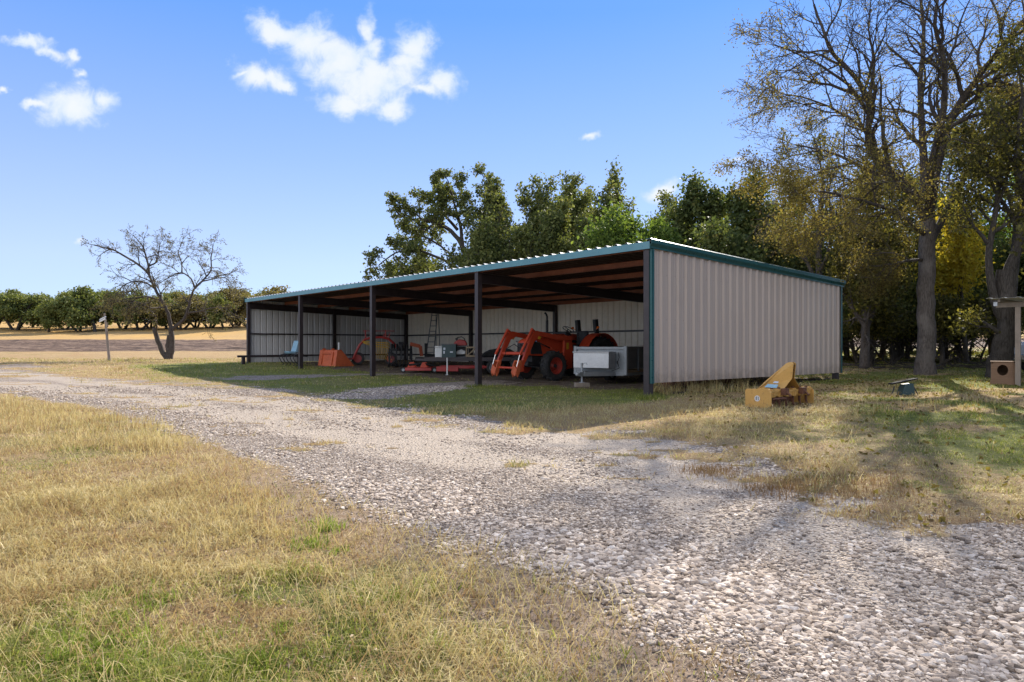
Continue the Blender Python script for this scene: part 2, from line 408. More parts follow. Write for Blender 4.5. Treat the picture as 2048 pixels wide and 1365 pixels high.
M['chrome'] = paint('steel_rod', (.6, .6, .6), .2, 1, .1)
M['sticker'] = paint('silver_sticker', (.5, .55, .6), .3, 0, .1)
M['bluestk'] = paint('blue_sticker', (.25, .42, .50), .4, 0, .5, (.45, .4, .3))
M['lens'] = paint('clear_lens', (.65, .66, .66), .1, 0, .1)
M['amber'] = paint('amber_lens', (.75, .16, .02), .2, 0, .1)
M['redlens'] = paint('red_lens', (.5, .02, .015), .2, 0, .1)
M['glass'] = paint('dark_glass', (.02, .025, .03), .08, 0, .1)

def wood(name, a, b, scale=3, axis='Z'):
    m, t = newmat(name); p = t.obj(); mp = t.n('ShaderNodeMapping'); t.put(mp.inputs[0], p)
    mp.inputs[3].default_value = {'Z': (9, 9, .6), 'X': (.6, 9, 9), 'Y': (9, .6, 9)}[axis]
    n = t.noise(mp.outputs[0], scale*2, 6, .65, 1.2); n2 = t.noise(p, 2.5, 4)
    c = t.mix(n, a, b); c = t.mix(t.mr(n2, .5, .75, 0, .5), c, tuple(v*.5 for v in a))
    t.out(t.pbsdf(c, .85, 0, t.bump(n, .5, .01), .2)); return m
M['wood'] = wood('weathered_wood', (.15, .115, .085), (.36, .30, .24))
M['plank'] = wood('plank_wood', (.22, .16, .10), (.42, .33, .22), 3, 'X')
M['ply'] = wood('plywood', (.13, .075, .045), (.25, .155, .095), 2, 'X')

def barkmat(name, a, b, s=14):
    m, t = newmat(name); p = t.pos(); mp = t.n('ShaderNodeMapping'); t.put(mp.inputs[0], p); mp.inputs[3].default_value = (1, 1, .16)
    v = t.voro(t.vmath('ADD', mp.outputs[0], t.vmath('SCALE', t.noise(mp.outputs[0], 9, 3, .6, col=True), .12)), s*1.6, 'Distance', 'DISTANCE_TO_EDGE'); n = t.noise(mp.outputs[0], s*1.9, 7, .75)
    h = t.math('ADD', t.mr(v, 0, .22, 0, .28), t.math('MULTIPLY', n, 1.05))
    c = t.mix(t.mr(h, .2, 1.05), a, b); c = t.mix(t.mr(t.noise(p, 1.6, 4), .5, .7, 0, .5), c, tuple(x*1.25+.02 for x in b))
    t.out(t.pbsdf(c, .92, 0, t.bump(h, .9, .035), .15)); return m
M['bark'] = barkmat('grey_bark', (.055, .044, .036), (.17, .145, .125))
M['barkd'] = barkmat('dark_bark', (.03, .025, .02), (.10, .085, .07))
M['barkl'] = barkmat('limb_bark', (.035, .027, .021), (.10, .080, .064))
M['barkm'] = barkmat('mesquite_bark', (.035, .028, .024), (.12, .10, .085), 18)
def leafmat(name, stops, tr=.4, rough=.6, spec=.22, trboost=1.25):
    m, t = newmat(name); i = t.island()
    big = t.noise(t.pos(), .9, 3)
    f = t.math('ADD', t.math('MULTIPLY', i, .72), t.math('MULTIPLY', t.mr(big, .3, .7), .28))
    c = t.ramp(f, stops)
    b = t.pbsdf(c, rough, 0, None, spec)
    tl = t.n('ShaderNodeBsdfTranslucent'); t.put(tl.inputs[0], t.mix(1., c, (trboost, trboost*1.02, trboost*.6), 'MULTIPLY'))
    mx = t.n('ShaderNodeMixShader'); mx.inputs[0].default_value = tr; t.put(mx.inputs[1], b); t.put(mx.inputs[2], tl.outputs[0])
    t.out(mx.outputs[0]); return m
M['leaf_oak'] = leafmat('oak_leaves', [(0, (.055, .07, .024)), (.45, (.115, .132, .038)), (.8, (.195, .20, .06)), (1, (.28, .24, .085))], .42)
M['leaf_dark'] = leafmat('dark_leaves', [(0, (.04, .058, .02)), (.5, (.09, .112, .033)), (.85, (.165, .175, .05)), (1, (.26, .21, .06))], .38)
M['leaf_cedar'] = leafmat('cedar_leaves', [(0, (.05, .085, .016)), (.5, (.11, .16, .028)), (1, (.21, .25, .05))], .45)
M['leaf_gold'] = leafmat('golden_leaves', [(0, (.07, .048, .022)), (.3, (.12, .088, .030)), (.6, (.20, .15, .04)), (.85, (.17, .155, .045)), (1, (.33, .23, .05))], .5)
M['leaf_olive'] = leafmat('olive_leaves', [(0, (.045, .038, .015)), (.4, (.085, .08, .024)), (.75, (.15, .135, .034)), (1, (.30, .22, .045))], .5)
M['leaf_yell'] = leafmat('yellow_leaves', [(0, (.30, .22, .025)), (.5, (.46, .34, .035)), (1, (.42, .40, .06))], .5)
M['leaf_lime'] = leafmat('light_green_leaves', [(0, (.08, .13, .02)), (.5, (.15, .22, .035)), (1, (.26, .30, .06))], .5)
M['litter'] = leafmat('brown_litter', [(0, (.20, .125, .07)), (.5, (.34, .24, .14)), (1, (.52, .40, .26))], .1)
M['leaf_far'] = leafmat('far_oak_leaves', [(0, (.08, .10, .03)), (.5, (.14, .165, .045)), (.85, (.21, .21, .06)), (1, (.26, .215, .08))], .32, .6, .2)
M['leaf_fbr'] = leafmat('far_brown_leaves', [(0, (.10, .085, .035)), (.5, (.16, .13, .05)), (1, (.22, .18, .07))], .35, .6, .2)

# ground: dry grass and soil, gravel, ploughed earth, blended by mask attributes
def groundmat():
    m, t = newmat('ground_cover'); p = t.pos()
    g = t.attr('gravel'); gr = t.attr('green'); pl = t.attr('plough'); du = t.attr('dusty')
    # ---- gravel
    n_f = t.noise(p, 42, 4, .65); n_m = t.noise(p, 3.2, 5, .6)
    vd = t.voro(p, 30, 'Distance'); vc = t.voro(p, 30, 'Color'); v2 = t.voro(p, 75, 'Distance'); v2c = t.voro(p, 75, 'Color')
    sc1 = t.n('ShaderNodeSeparateColor'); t.put(sc1.inputs[0], vc); sc2 = t.n('ShaderNodeSeparateColor'); t.put(sc2.inputs[0], v2c)
    stone = t.ramp(sc1.outputs[0], [(0, (.19, .145, .105)), (.35, (.34, .275, .215)), (.7, (.48, .40, .325)), (1, (.64, .555, .47))])
    stone = t.mix(t.mr(vd, .40, .70, 0, .85), stone, (.12, .09, .07))
    fine = t.ramp(sc2.outputs[1], [(0, (.27, .215, .16)), (.4, (.41, .335, .262)), (1, (.54, .455, .365))])
    fine = t.mix(t.mr(n_f, .35, .65, 0, .45), fine, (.44, .365, .285))
    gc = t.mix(t.mr(t.math('ADD', du, t.math('MULTIPLY', t.math('SUBTRACT', n_m, .5), 1.2)), .1, .75), stone, fine)
    gc = t.mix(t.mr(n_m, .45, .75, 0, .25), gc, (.40, .31, .23))
    # ---- dry grass, litter and soil
    mp = t.n('ShaderNodeMapping'); t.put(mp.inputs[0], p); mp.inputs[2].default_value = (0, 0, .5); mp.inputs[3].default_value = (40, 9, 10)
    st1 = t.noise(mp.outputs[0], 1.6, 5, .65, 1.5)
    mp2 = t.n('ShaderNodeMapping'); t.put(mp2.inputs[0], p); mp2.inputs[2].default_value = (0, 0, -.9); mp2.inputs[3].default_value = (11, 44, 10)
    st2 = t.noise(mp2.outputs[0], 1.4, 5, .65, 1.5)
    st = t.math('MAXIMUM', st1, st2); nb = t.noise(p, 1.1, 5, .6); nc = t.noise(p, 8, 5, .7)
    dry = t.ramp(st, [(.34, (.115, .075, .04)), (.5, (.30, .20, .10)), (.62, (.47, .345, .17)), (.78, (.64, .51, .29))])
    dry = t.mix(t.mr(nb, .42, .68, 0, .55), dry, (.30, .175, .085))
    grn = t.ramp(st, [(.34, (.055, .07, .018)), (.55, (.15, .17, .04)), (.75, (.31, .31, .09))])
    gf = t.mr(t.math('ADD', gr, t.math('MULTIPLY', t.math('SUBTRACT', nc, .5), .9)), .25, .75)
    gg = t.mix(t.math('MULTIPLY', gf, .9), dry, grn)
    sy_ = t.n('ShaderNodeSeparateXYZ'); t.put(sy_.inputs[0], p)
    gg = t.mix(t.math('MULTIPLY', t.mr(sy_.outputs[1], 40, 105), t.mr(t.noise(p, .12, 5, .6), .3, .7, .45, .95)), gg, (.47, .285, .095))
    # ---- plough
    cl = t.noise(p, 1.3, 7, .75); row = t.n('ShaderNodeMapping'); t.put(row.inputs[0], p); row.inputs[3].default_value = (.12, 1.1, 1)
    rr = t.noise(row.outputs[0], 1.2, 4, .6)
    pc = t.ramp(t.math('ADD', t.math('MULTIPLY', cl, .55), t.math('MULTIPLY', rr, .45)), [(.40, (.060, .040, .030)), (.5, (.135, .088, .062)), (.62, (.30, .21, .145))])
    dt = t.attr('dirt'); gg = t.mix(t.mr(t.math('ADD', dt, t.math('MULTIPLY', t.math('SUBTRACT', nc, .5), .6)), .35, .65), gg, t.mix(t.mr(t.noise(p, 4, 6, .7), .35, .65), (.095, .068, .050), (.21, .165, .125)))
    so_ = t.attr('soil'); gg = t.mix(t.mr(t.math('ADD', so_, t.math('MULTIPLY', t.math('SUBTRACT', nc, .5), .7)), .3, .75), gg, t.mix(t.mr(t.noise(p, 14, 6, .75), .35, .65), (.20, .14, .095), (.42, .315, .225)))
    # ---- combine
    e = t.math('ADD', g, t.math('MULTIPLY', t.math('SUBTRACT', t.noise(p, 5, 6, .7), .5), .95))
    c = t.mix(t.mr(e, .36, .62), gg, gc); c = t.mix(pl, c, pc)
    hg = t.math('ADD', t.math('MULTIPLY', t.mr(vd, .0, .8, 1, 0), .8), t.math('MULTIPLY', t.mr(v2, 0, .7, 1, 0), .35))
    h = t.n('ShaderNodeMix'); h.data_type = 'FLOAT'; t.put(h.inputs[0], t.mr(e, .36, .62)); t.put(h.inputs[2], t.math('MULTIPLY', st, 1.5)); t.put(h.inputs[3], hg)
    hh = t.math('ADD', h.outputs[0], t.math('MULTIPLY', t.math('MULTIPLY', cl, pl), 10))
    t.out(t.pbsdf(c, .95, 0, t.bump(hh, .95, .03), .12)); return m
M['ground'] = groundmat()
def bladem(name, stops, tr=.35):
    m, t = newmat(name); cl = t.math('ADD', t.math('MULTIPLY', t.mr(t.noise(t.pos(), 1.6, 5, .65), .32, .68), .62), t.math('MULTIPLY', t.mr(t.noise(t.pos(), 9, 3, .6), .3, .7), .38))
    c = t.ramp(t.math('ADD', t.math('MULTIPLY', t.island(), .52), t.math('MULTIPLY', cl, .5)), stops)
    b = t.pbsdf(c, .6, 0, None, .3); tl = t.n('ShaderNodeBsdfTranslucent'); t.put(tl.inputs[0], c)
    mx = t.n('ShaderNodeMixShader'); mx.inputs[0].default_value = tr; t.put(mx.inputs[1], b); t.put(mx.inputs[2], tl.outputs[0]); t.out(mx.outputs[0]); return m
M['bl_dry'] = bladem('dry_blades', [(0, (.20, .115, .05)), (.22, (.33, .205, .085)), (.42, (.44, .325, .13)), (.6, (.50, .415, .16)), (.8, (.64, .52, .26)), (1, (.82, .70, .43))])
M['bl_green'] = bladem('green_blades', [(0, (.07, .09, .018)), (.35, (.16, .19, .03)), (.65, (.30, .32, .06)), (1, (.52, .46, .14))], .45)
M['bl_vivid'] = bladem('vivid_blades', [(0, (.09, .13, .015)), (.5, (.20, .28, .03)), (1, (.38, .42, .08))], .45)
M['bl_weed'] = bladem('weed_stems', [(0, (.12, .065, .025)), (.5, (.25, .145, .055)), (1, (.42, .30, .14))], .2)
m, t = newmat('limestone'); si = t.island()
scl = t.ramp(si, [(0, (.12, .09, .065)), (.15, (.23, .175, .13)), (.45, (.40, .315, .235)), (.8, (.54, .44, .34)), (1, (.72, .62, .50))])
scl = t.mix(t.mr(t.noise(t.pos(), 60, 4, .7), .45, .7, 0, .35), scl, (.46, .35, .255))
t.out(t.pbsdf(scl, .9, 0, t.bump(t.noise(t.pos(), 130, 3), .4, .004), .15)); M['stone'] = m

# ------------------------------------------------------------------ ground sheet
ys = [-30., -20, -12, -7, -4, -2, -1, 0, .6, 1.1, 1.5]
y = 1.8
while y < 880: ys.append(y); y += max(.055, .0105*y)
ys = np.array(ys); S = np.linspace(-1, 1, 430)
S = np.sign(S)*np.abs(S)**1.12
Yg = np.repeat(ys[:, None], len(S), 1); Xg = S[None, :]*(np.maximum(Yg, 0)*1.15+9)
Zg = G(Xg, Yg)
gm = gravel(Xg, Yg); gm[Yg > 130] = 0
Zg = Zg-.035*gm*sstep(30, 10, Yg)*(.4+.6*dusty(Xg, Yg))+(fbm(Xg*2.2, Yg*2.2, 61, 3)-.5)*.035*(1-gm)*sstep(40, 5, Yg)
plm = plough(Xg, Yg)
Zg = Zg+plm*(fbm(Xg*.7, Yg*1.3, 15, 3)-.5)*.30
nr, nc_ = Yg.shape
V = np.stack([Xg, Yg, Zg], -1).reshape(-1, 3)
idx = np.arange(nr*nc_).reshape(nr, nc_)
FA = np.stack([idx[:-1, :-1], idx[:-1, 1:], idx[1:, 1:], idx[1:, :-1]], -1).reshape(-1, 4)
att = {'gravel': gm.ravel(), 'green': green(Xg, Yg).ravel(), 'plough': plm.ravel(), 'dusty': dusty(Xg, Yg).ravel(), 'dirt': dirt(Xg, Yg).ravel(), 'soil': soil(Xg, Yg).ravel()}
cg = att['gravel'][FA].mean(1); cp = att['plough'][FA].mean(1)
def gpart(name, sel):
    f = FA[sel]; used = np.unique(f); rm = np.zeros(len(V), np.int32); rm[used] = np.arange(len(used))
    me = np_mesh(name, V[used], rm[f], M['ground'], smooth=True)
    for k, a in att.items():
        at_ = me.attributes.new(k, 'FLOAT', 'POINT'); at_.data.foreach_set('value', a[used].astype(np.float32))
    return tag(link(name, me), kind='structure')
gpart('gravel_road', cg > .5); gpart('ploughed_field', (cp > .5) & (cg <= .5)); gpart('ground', (cg <= .5) & (cp <= .5))
def Gs(x, y):       # displaced surface height for scattering
    g_ = gravel(x, y); x = np.asarray(x); y = np.asarray(y)
    return G(x, y)-.035*g_*sstep(30, 10, y)*(.4+.6*dusty(x, y))+(fbm(x*2.2, y*2.2, 61, 3)-.5)*.035*(1-g_)*sstep(40, 5, y)

# ------------------------------------------------------------------ loose gravel
rs = np.random.RandomState(4)
def scatter_log(n, y0, y1, r0=-.86, r1=.86):
    yy = np.exp(rs.uniform(math.log(y0), math.log(y1), n)); xx = rs.uniform(r0, r1, n)*yy; return xx, yy
ICO_V = []
ph = (1+5**.5)/2
for a, b in ((-1, ph), (1, ph), (-1, -ph), (1, -ph)): ICO_V.append((a, b, 0))
for a, b in ((-1, ph), (1, ph), (-1, -ph), (1, -ph)): ICO_V.append((0, a, b))
for a, b in ((ph, -1), (ph, 1), (-ph, -1), (-ph, 1)): ICO_V.append((a, 0, b))
ICO_V = np.array(ICO_V)/math.hypot(1, ph)
ICO_F = np.array([(0,11,5),(0,5,1),(0,1,7),(0,7,10),(0,10,11),(1,5,9),(5,11,4),(11,10,2),(10,7,6),(7,1,8),(3,9,4),(3,4,2),(3,2,6),(3,6,8),(3,8,9),(4,9,5),(2,4,11),(6,2,10),(8,6,7),(9,8,1)])
def rot_np(n):
    q = rs.normal(size=(n, 4)); q /= np.linalg.norm(q, axis=1)[:, None]; w_, x, y, z = q.T
    return np.stack([1-2*(y*y+z*z), 2*(x*y-z*w_), 2*(x*z+y*w_), 2*(x*y+z*w_), 1-2*(x*x+z*z), 2*(y*z-x*w_), 2*(x*z-y*w_), 2*(y*z+x*w_), 1-2*(x*x+y*y)], 1).reshape(n, 3, 3)
def stones(name, x, y, size, mat, flat=.52):
    n = len(x); base = ICO_V[None]*(1+rs.uniform(-.28, .22, (n, 12, 1)))
    ax = np.stack([rs.uniform(.8, 1.35, n), rs.uniform(.65, 1.05, n), rs.uniform(.45, .85, n)], 1)
    v = base*ax[:, None, :]; Rm = rot_np(n)
    v = np.einsum('nij,nkj->nki', Rm, v); v[:, :, 2] *= flat
    v *= size[:, None, None]; z = Gs(x, y)+size*flat*.3
    v += np.stack([x, y, z], 1)[:, None, :]
    f = ICO_F[None]+(np.arange(n)*12)[:, None, None]
    return link(name, np_mesh(name, v.reshape(-1, 3), f.reshape(-1, 3), mat))
x, y = scatter_log(400000, 2.2, 20)
gk = gravel(x, y); dk = dusty(x, y); pn = fbm(x*1.1, y*1.1, 44, 3)
edge = np.exp(-((dpoly(x, y, ROAD)-.45)/.55)**2)
pr = np.clip(gk, 0, 1)**1.3*np.clip(1-.78*dk+.5*(pn-.5), .08, 1)
pr = np.maximum(pr, .05*sstep(.02, .3, gk))
k = rs.uniform(size=len(x)) < pr; x, y, pn, edge = x[k], y[k], pn[k], edge[k]
sz = .0038+.0145*rs.uniform(size=len(x))**4+.0008*y*rs.uniform(.4, 1, len(x))
sz *= (1+.55*edge*sstep(9, 3, y))*(.8+.5*sstep(.35, .65, pn))
tag(stones('loose_gravel', x, y, sz, M['stone']), 'pale crushed limestone gravel lying over the drive', 'gravel', kind='stuff')
NST = len(x)
# a few bigger stones one can tell apart
big = [(1875,1275,.034),(1519,1252,.026),(1693,1250,.024),(1555,1258,.028),(1790,1275,.022),(1468,1280,.020),(1285,1200,.022),(1720,1272,.026),(1490,1342,.018),(1340,1220,.02)]
for i, (px, py, s_) in enumerate(big):
    X, Y = hit(px, py); xx = np.array([X]); yy = np.array([Y])
    o = stones('stone', np.zeros(1)+X, np.zeros(1)+Y, np.array([s_]), M['stone'], .9)
    lab = ['big dark grey stone sitting by itself on the drive, lower right', 'grey angular stone standing near the left edge of the gravel band', 'flat brownish stone in the middle of the heaped gravel band', 'pale blocky stone beside the grey angular stone at the gravel edge',
           'small grey stone just left of the big dark stone', 'rounded stone at the seam of bare soil and gravel', 'small stone in the left shoulder of the drive near the grass', 'chunky stone between the flat brown stone and the big dark stone', 'lone dark stone on bare soil at the bottom edge', 'pale stone on the left gravel shoulder above the bare soil'][i]
    tag(o, lab, 'stone', 'larger stones on the gravel drive')

# ------------------------------------------------------------------ grass blades
def blades(x, y, hgt, wid, lean, mat, name, segs=2, curl=1.0):
    n = len(x); z = Gs(x, y)-.004
    az = rs.uniform(0, 2*math.pi, n); d = np.stack([np.cos(az), np.sin(az), np.zeros(n)], 1)
    wa = rs.uniform(0, math.pi, n); sd_ = np.stack([np.cos(wa), np.sin(wa), np.zeros(n)], 1)*wid[:, None]*.5
    P0 = np.stack([x, y, z], 1); up = np.array([0, 0, 1.])[None]
    l1 = lean*.45; l2 = np.minimum(lean*curl*1.35, 1.65)
    P1 = P0+(up*np.cos(l1)[:, None]+d*np.sin(l1)[:, None])*(hgt*.5)[:, None]
    P2 = P1+(up*np.cos(l2)[:, None]+d*np.sin(l2)[:, None])*(hgt*.5)[:, None]
    v = np.stack([P0-sd_, P0+sd_, P1-sd_*.8, P1+sd_*.8, P2], 1)
    b = (np.arange(n)*5)[:, None, None]
    f = np.array([[0, 1, 3], [0, 3, 2], [2, 3, 4]])[None]+b
    return tag(link(name, np_mesh(name, v.reshape(-1, 3), f.reshape(-1, 3), mat)), kind='stuff')
SCR = [dpoly]
def on_obj(x, y):  # keep blades out of the shed slab bits
    return np.zeros(len(x), bool)
x, y = scatter_log(640000, 2.15, 42)
g_ = gravel(x, y); gn = green(x, y); tn = fbm(x*.55+4, y*.55, 88, 4); t2 = fbm(x*2.3, y*2.3, 23, 3)
left = sstep(.3, -2.5, x+.1*y)*sstep(1.2, 2.6, dpoly(x, y, ROAD))
pr = np.clip(1-g_*1.25, 0, 1)**2*(.16+1.0*sstep(.36, .60, t2*.35+tn*.25+.4*fbm(x*7, y*7, 17, 2)))*(1-.72*sstep(1.4, .3, dpoly(x, y, ROAD))*sstep(14, 6, y))
pr *= sstep(60, 25, y)*.4+.6; pr *= 1-.93*dirt(x, y); pr *= 1-.88*soil(x, y)
k = (rs.uniform(size=len(x)) < pr); x, y, gn, tn, left, t2 = x[k], y[k], gn[k], tn[k], left[k], t2[k]
isg = rs.uniform(size=len(x)) < np.clip(gn*1.25-.10, 0, .92)
n = len(x)
h = (.018+.040*rs.uniform(size=n)**1.5)*(1+.9*left*sstep(.35, .7, tn)+.9*sstep(.55, .75, t2))
h *= 1+.02*y-.35*sstep(5, 9, y)
wd = (.0022+.0024*rs.uniform(size=n)**1.5)*(1+.15*y)
ln = np.where(rs.uniform(size=n) < .62, rs.uniform(.95, 1.62, n), rs.uniform(.15, 1.2, n)); h *= np.where(ln > 1.2, 1.5, .85)*(.6+.9*t2)
for sel, mt, nm, lb in ((~isg, 'bl_dry', 'dry_grass', 'dry straw coloured grass covering the open ground'), (isg, 'bl_green', 'green_grass', 'green grass growing in patches among the dry grass')):
    hh = h[sel]*(.85 if mt == 'bl_green' else 1); lean = ln[sel]*(.7 if mt == 'bl_green' else 1.05)
    tag(blades(x[sel], y[sel], hh, wd[sel], lean, M[mt], nm), lb, 'grass')
NBL = n
# lying straw: long thin flat stalks
x, y = scatter_log(130000, 2.1, 14, -.9, .5); g_ = gravel(x, y); k = rs.uniform(size=len(x)) < np.clip(1-g_*1.3, 0, 1)*(1-.82*soil(x, y))*(.15+.85*sstep(.45, .65, fbm(x*.7, y*.7, 99, 3))); x, y = x[k], y[k]; n = len(x)
tag(blades(x, y, .07+.20*rs.uniform(size=n)**1.5, (.0021+.0014*rs.uniform(size=n))*(1+.1*y), rs.uniform(.95, 1.5, n), M['bl_dry'], 'lying_straw', curl=1.0), 'long pale straw stalks lying flat over the dry grass', 'straw')
# taller tufts
def tufts(name, spots, mat, label, cat='grass', wk=1):
    X = []; Y = []; H = []; W = []; L = []
    for (cx, cy, r, nb, hh) in spots:
        X.append(cx+rs.normal(0, r, nb)); Y.append(cy+rs.normal(0, r, nb)); H.append(hh*rs.uniform(.35, 1.15, nb)); W.append(np.full(nb, (.0022+.0005*cy)*wk)); L.append(rs.uniform(.05, .9, nb))
    X, Y, H, W, L = map(np.concatenate, (X, Y, H, W, L))
    return tag(blades(X, Y, H, W, L, M[mat], name), label, cat)
sp = []
for i in range(75):      # tall dry stand on the left edge of the drive
    px = rs.uniform(-80, 330); py = 800+rs.uniform(0, 70)+max(0, px)*.14; X, Y = hit(px, py); sp.append((X, Y, .16, 60, rs.uniform(.10, .24)))
for i in range(26):
    px = rs.uniform(330, 1000); py = rs.uniform(985, 1110); X, Y = hit(px, py)
    if gravel(np.array([X]), np.array([Y]))[0] < .1: sp.append((X, Y, .07, 26, rs.uniform(.12, .26)))
tufts('tall_dry_grass', sp, 'bl_dry', 'tall dry grass standing on the left of the drive')

sp = []
for i in range(46):
    px = rs.uniform(1300, 1500); py = rs.uniform(762, 792); X, Y = hit(px, py); sp.append((X, Y, .10, 34, rs.uniform(.16, .36)))
for i in range(22):
    px = rs.uniform(1500, 2040); py = rs.uniform(775, 830); X, Y = hit(px, py); sp.append((X, Y, .12, 30, rs.uniform(.12, .24)))
tufts('tall_wall_grass', sp, 'bl_dry', 'tall dry stalks growing along the foot of the right shed wall')
sp = [(*hit(1300+6*i, 800), .06, 40, .16) for i in range(-3, 5)]+[(*hit(955+7*i, 775), .07, 30, .12) for i in range(-3, 5)]
tufts('post_grass', sp, 'bl_green', 'green grass crowded round the feet of the front shed posts')
for (px, py, r_, n_, hh_, lab) in ((1422, 938, .16, 700, .075, 'brown dead weed clump on the gravel below the shaded edge'), (1562, 975, .20, 900, .085, 'rust brown weed clump at the edge of the gravel in front of the lawn'), (1690, 972, .36, 1300, .085, 'wide pale brown weed clump between gravel and shaded lawn'), (1830, 1030, .25, 500, .05, 'thin dry weed patch on the gravel edge at far right')):
    X, Y = hit(px, py); o = tufts('weed_clump', [(X, Y, r_, n_, hh_)], 'bl_weed', lab, 'weeds', .9); o['group'] = 'dead weeds along the gravel edge'; del o['kind']

sp = []
for i in range(340):
    px = rs.uniform(60, 1150); py = rs.uniform(1040, 1420); X, Y = hit(px, py)
    if gravel(np.array([X]), np.array([Y]))[0] < .1 and soil(np.array([X]), np.array([Y]))[0] < .5 and fbm(np.array([X*1.5]), np.array([Y*1.5]), 5, 3)[0] > .43: sp.append((X, Y, rs.uniform(.03, .08), 90, rs.uniform(.035, .085)))
tufts('green_tufts', sp, 'bl_vivid', 'vivid green grass tufts among the dry foreground grass', wk=1.1)
# brown leaf and thatch litter on the near ground
x, y = scatter_log(16000, 2.1, 9, -.9, .4); k = gravel(x, y) < .35; x, y = x[k], y[k]
import_litter = (x, y)
# ------------------------------------------------------------------ the shed
P0 = Vector((2.99, 15.24, 0)); D1 = Vector((-.648, .761, 0)).normalized(); D2 = Vector((D1.y, -D1.x, 0))
SHR = math.atan2(D1.y, D1.x)           # local x = s (along the front, away), local y = -t
def sh(s, t, z=0): v = P0+D1*s+D2*t; return Vector((v.x, v.y, z))
L_, T_ = 24.38, 9.02; ZF, SL = 3.555, .0372
def zr(t): return ZF-SL*t               # underside of the roof sheet
shed = thing('pole_shed', 'long open fronted metal shed with beige ribbed walls and teal trim', 'shed', (P0.x, P0.y, 0), SHR)
def q(s, t, z): return (s, -t, z)       # shed-local point
FB = [.143, .15, .18, .325, .437]
def gz(s, t): v = sh(s, t); return Gf(v.x, v.y)
def hb(mb, s0, s1, t0, t1, z00, z01, z10, z11):
    """box in s,t whose bottom/top heights differ between t0 and t1"""
    mb.hexa([q(s0,t1,z10), q(s1,t1,z10), q(s1,t0,z00), q(s0,t0,z00), q(s0,t1,z11), q(s1,t1,z11), q(s1,t0,z01), q(s0,t0,z01)])
W_ = .075
def post(s, t, top):
    mb = MB(); z0 = gz(s, t)-.25
    # wide flange column
    hb(mb, s-W_, s+W_, t-W_, t-W_+.012, z0, top, z0, top); hb(mb, s-W_, s+W_, t+W_-.012, t+W_, z0, top, z0, top)
    hb(mb, s-W_, s-W_+.012, t-W_+.013, t+W_-.013, z0, top, z0, top); hb(mb, s+W_-.012, s+W_, t-W_+.013, t+W_-.013, z0, top, z0, top)
    return mb.build('post', M['dark'], shed)
for i in range(5):
    s = [.0, 6.095, 12.19, 18.285, 24.38][i]
    post(s, .0, zr(0)-.165); post(s, T_-.1, zr(T_)-.165)
post(24.38, 4.5, zr(4.5)-.165)
for i in range(5):
    s = [.0, 6.095, 12.19, 18.285, 24.38][i]; mb = MB()
    a, b = zr(-.05)-.16, zr(T_)-.16; hgt = .30
    t0, t1 = W_+.004, T_-.18
    a, b = zr(t0)-.16, zr(t1)-.16
    hb(mb, s-.07, s+.07, t0, t1, a-.014, a, b-.014, b); hb(mb, s-.07, s+.07, t0, t1, a-hgt, a-hgt+.014, b-hgt, b-hgt+.014)
    hb(mb, s-.006, s+.006, t0, t1, a-hgt+.0145, a-.0145, b-hgt+.0145, b-.0145)
    mb.build('rafter', M['dark'], shed)
NP = 6
for i in range(NP):
    t = .06+(T_-.16)*i/(NP-1); mb = MB(); z = zr(t)-.004
    s0, s1 = -.05, L_+.05
    hb(mb, s0, s1, t, t+.006, z-.150, z-.006, z-.150, z-.006)
    hb(mb, s0, s1, t+.0065, t+.062, z-.006, z, z-.008, z-.002); hb(mb, s0, s1, t-.056, t-.0005, z-.155, z-.1495, z-.155, z-.1495)
    tag(mb.build('purlin', M['oxide'], shed))
# ribbed sheets
def ribs(L, pitch=.3048, h=.044, minor=True, start=0):
    prof = []; x = start
    while x < L:
        for dx, hh in ((0, 0), (.036, h), (.070, h), (.106, 0)):
            prof.append((x+dx, hh))
        if minor:
            for c in (.135, .215):
                prof += [(x+c, 0), (x+c+.012, .007), (x+c+.024, .007), (x+c+.036, 0)]
        x += pitch
    return [p for p in prof if p[0] <= L+.03]
def solid(o, th=.0025):
    m = o.modifiers.new('thick', 'SOLIDIFY'); m.thickness = th; m.offset = -1; return o
# roof: ribs run down the slope (along t)
pr_ = ribs(L_+.24, start=0)
rows = []
for t in (-.10, T_+.15): rows.append([q(-.12+x, t, zr(t)+.002+h) for x, h in pr_])
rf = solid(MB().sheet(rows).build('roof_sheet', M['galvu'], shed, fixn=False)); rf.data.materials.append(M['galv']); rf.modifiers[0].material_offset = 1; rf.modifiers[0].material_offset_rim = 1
# right wall (outside face at s=-.085), ribs outwards
ZB = .48
def wall(name, s_or_t, kind, out, lab=None):
    if kind == 't': pr2 = ribs(T_+.05)
    else: pr2 = ribs(L_)
    g = [[], []]
    for x, h in pr2:
        if kind == 't':
            t = x-.02; top = zr(t)-.02
            g[0].append(q(s_or_t+out*h, t, ZB)); g[1].append(q(s_or_t+out*h, t, top))
        else:
            top = zr(s_or_t)-.03
            g[0].append(q(x, s_or_t+out*h, ZB)); g[1].append(q(x, s_or_t+out*h, top))
    return solid(MB().sheet(g).build(name, M['tan_lit_back' if name == 'back_wall' else 'tan' if out < 0 else 'tan_lit'], shed, fixn=False))
wall('side_wall', -.088, 't', -1); wall('side_wall', L_+.088, 't', 1); wall('back_wall', T_+.0, 's', 1)
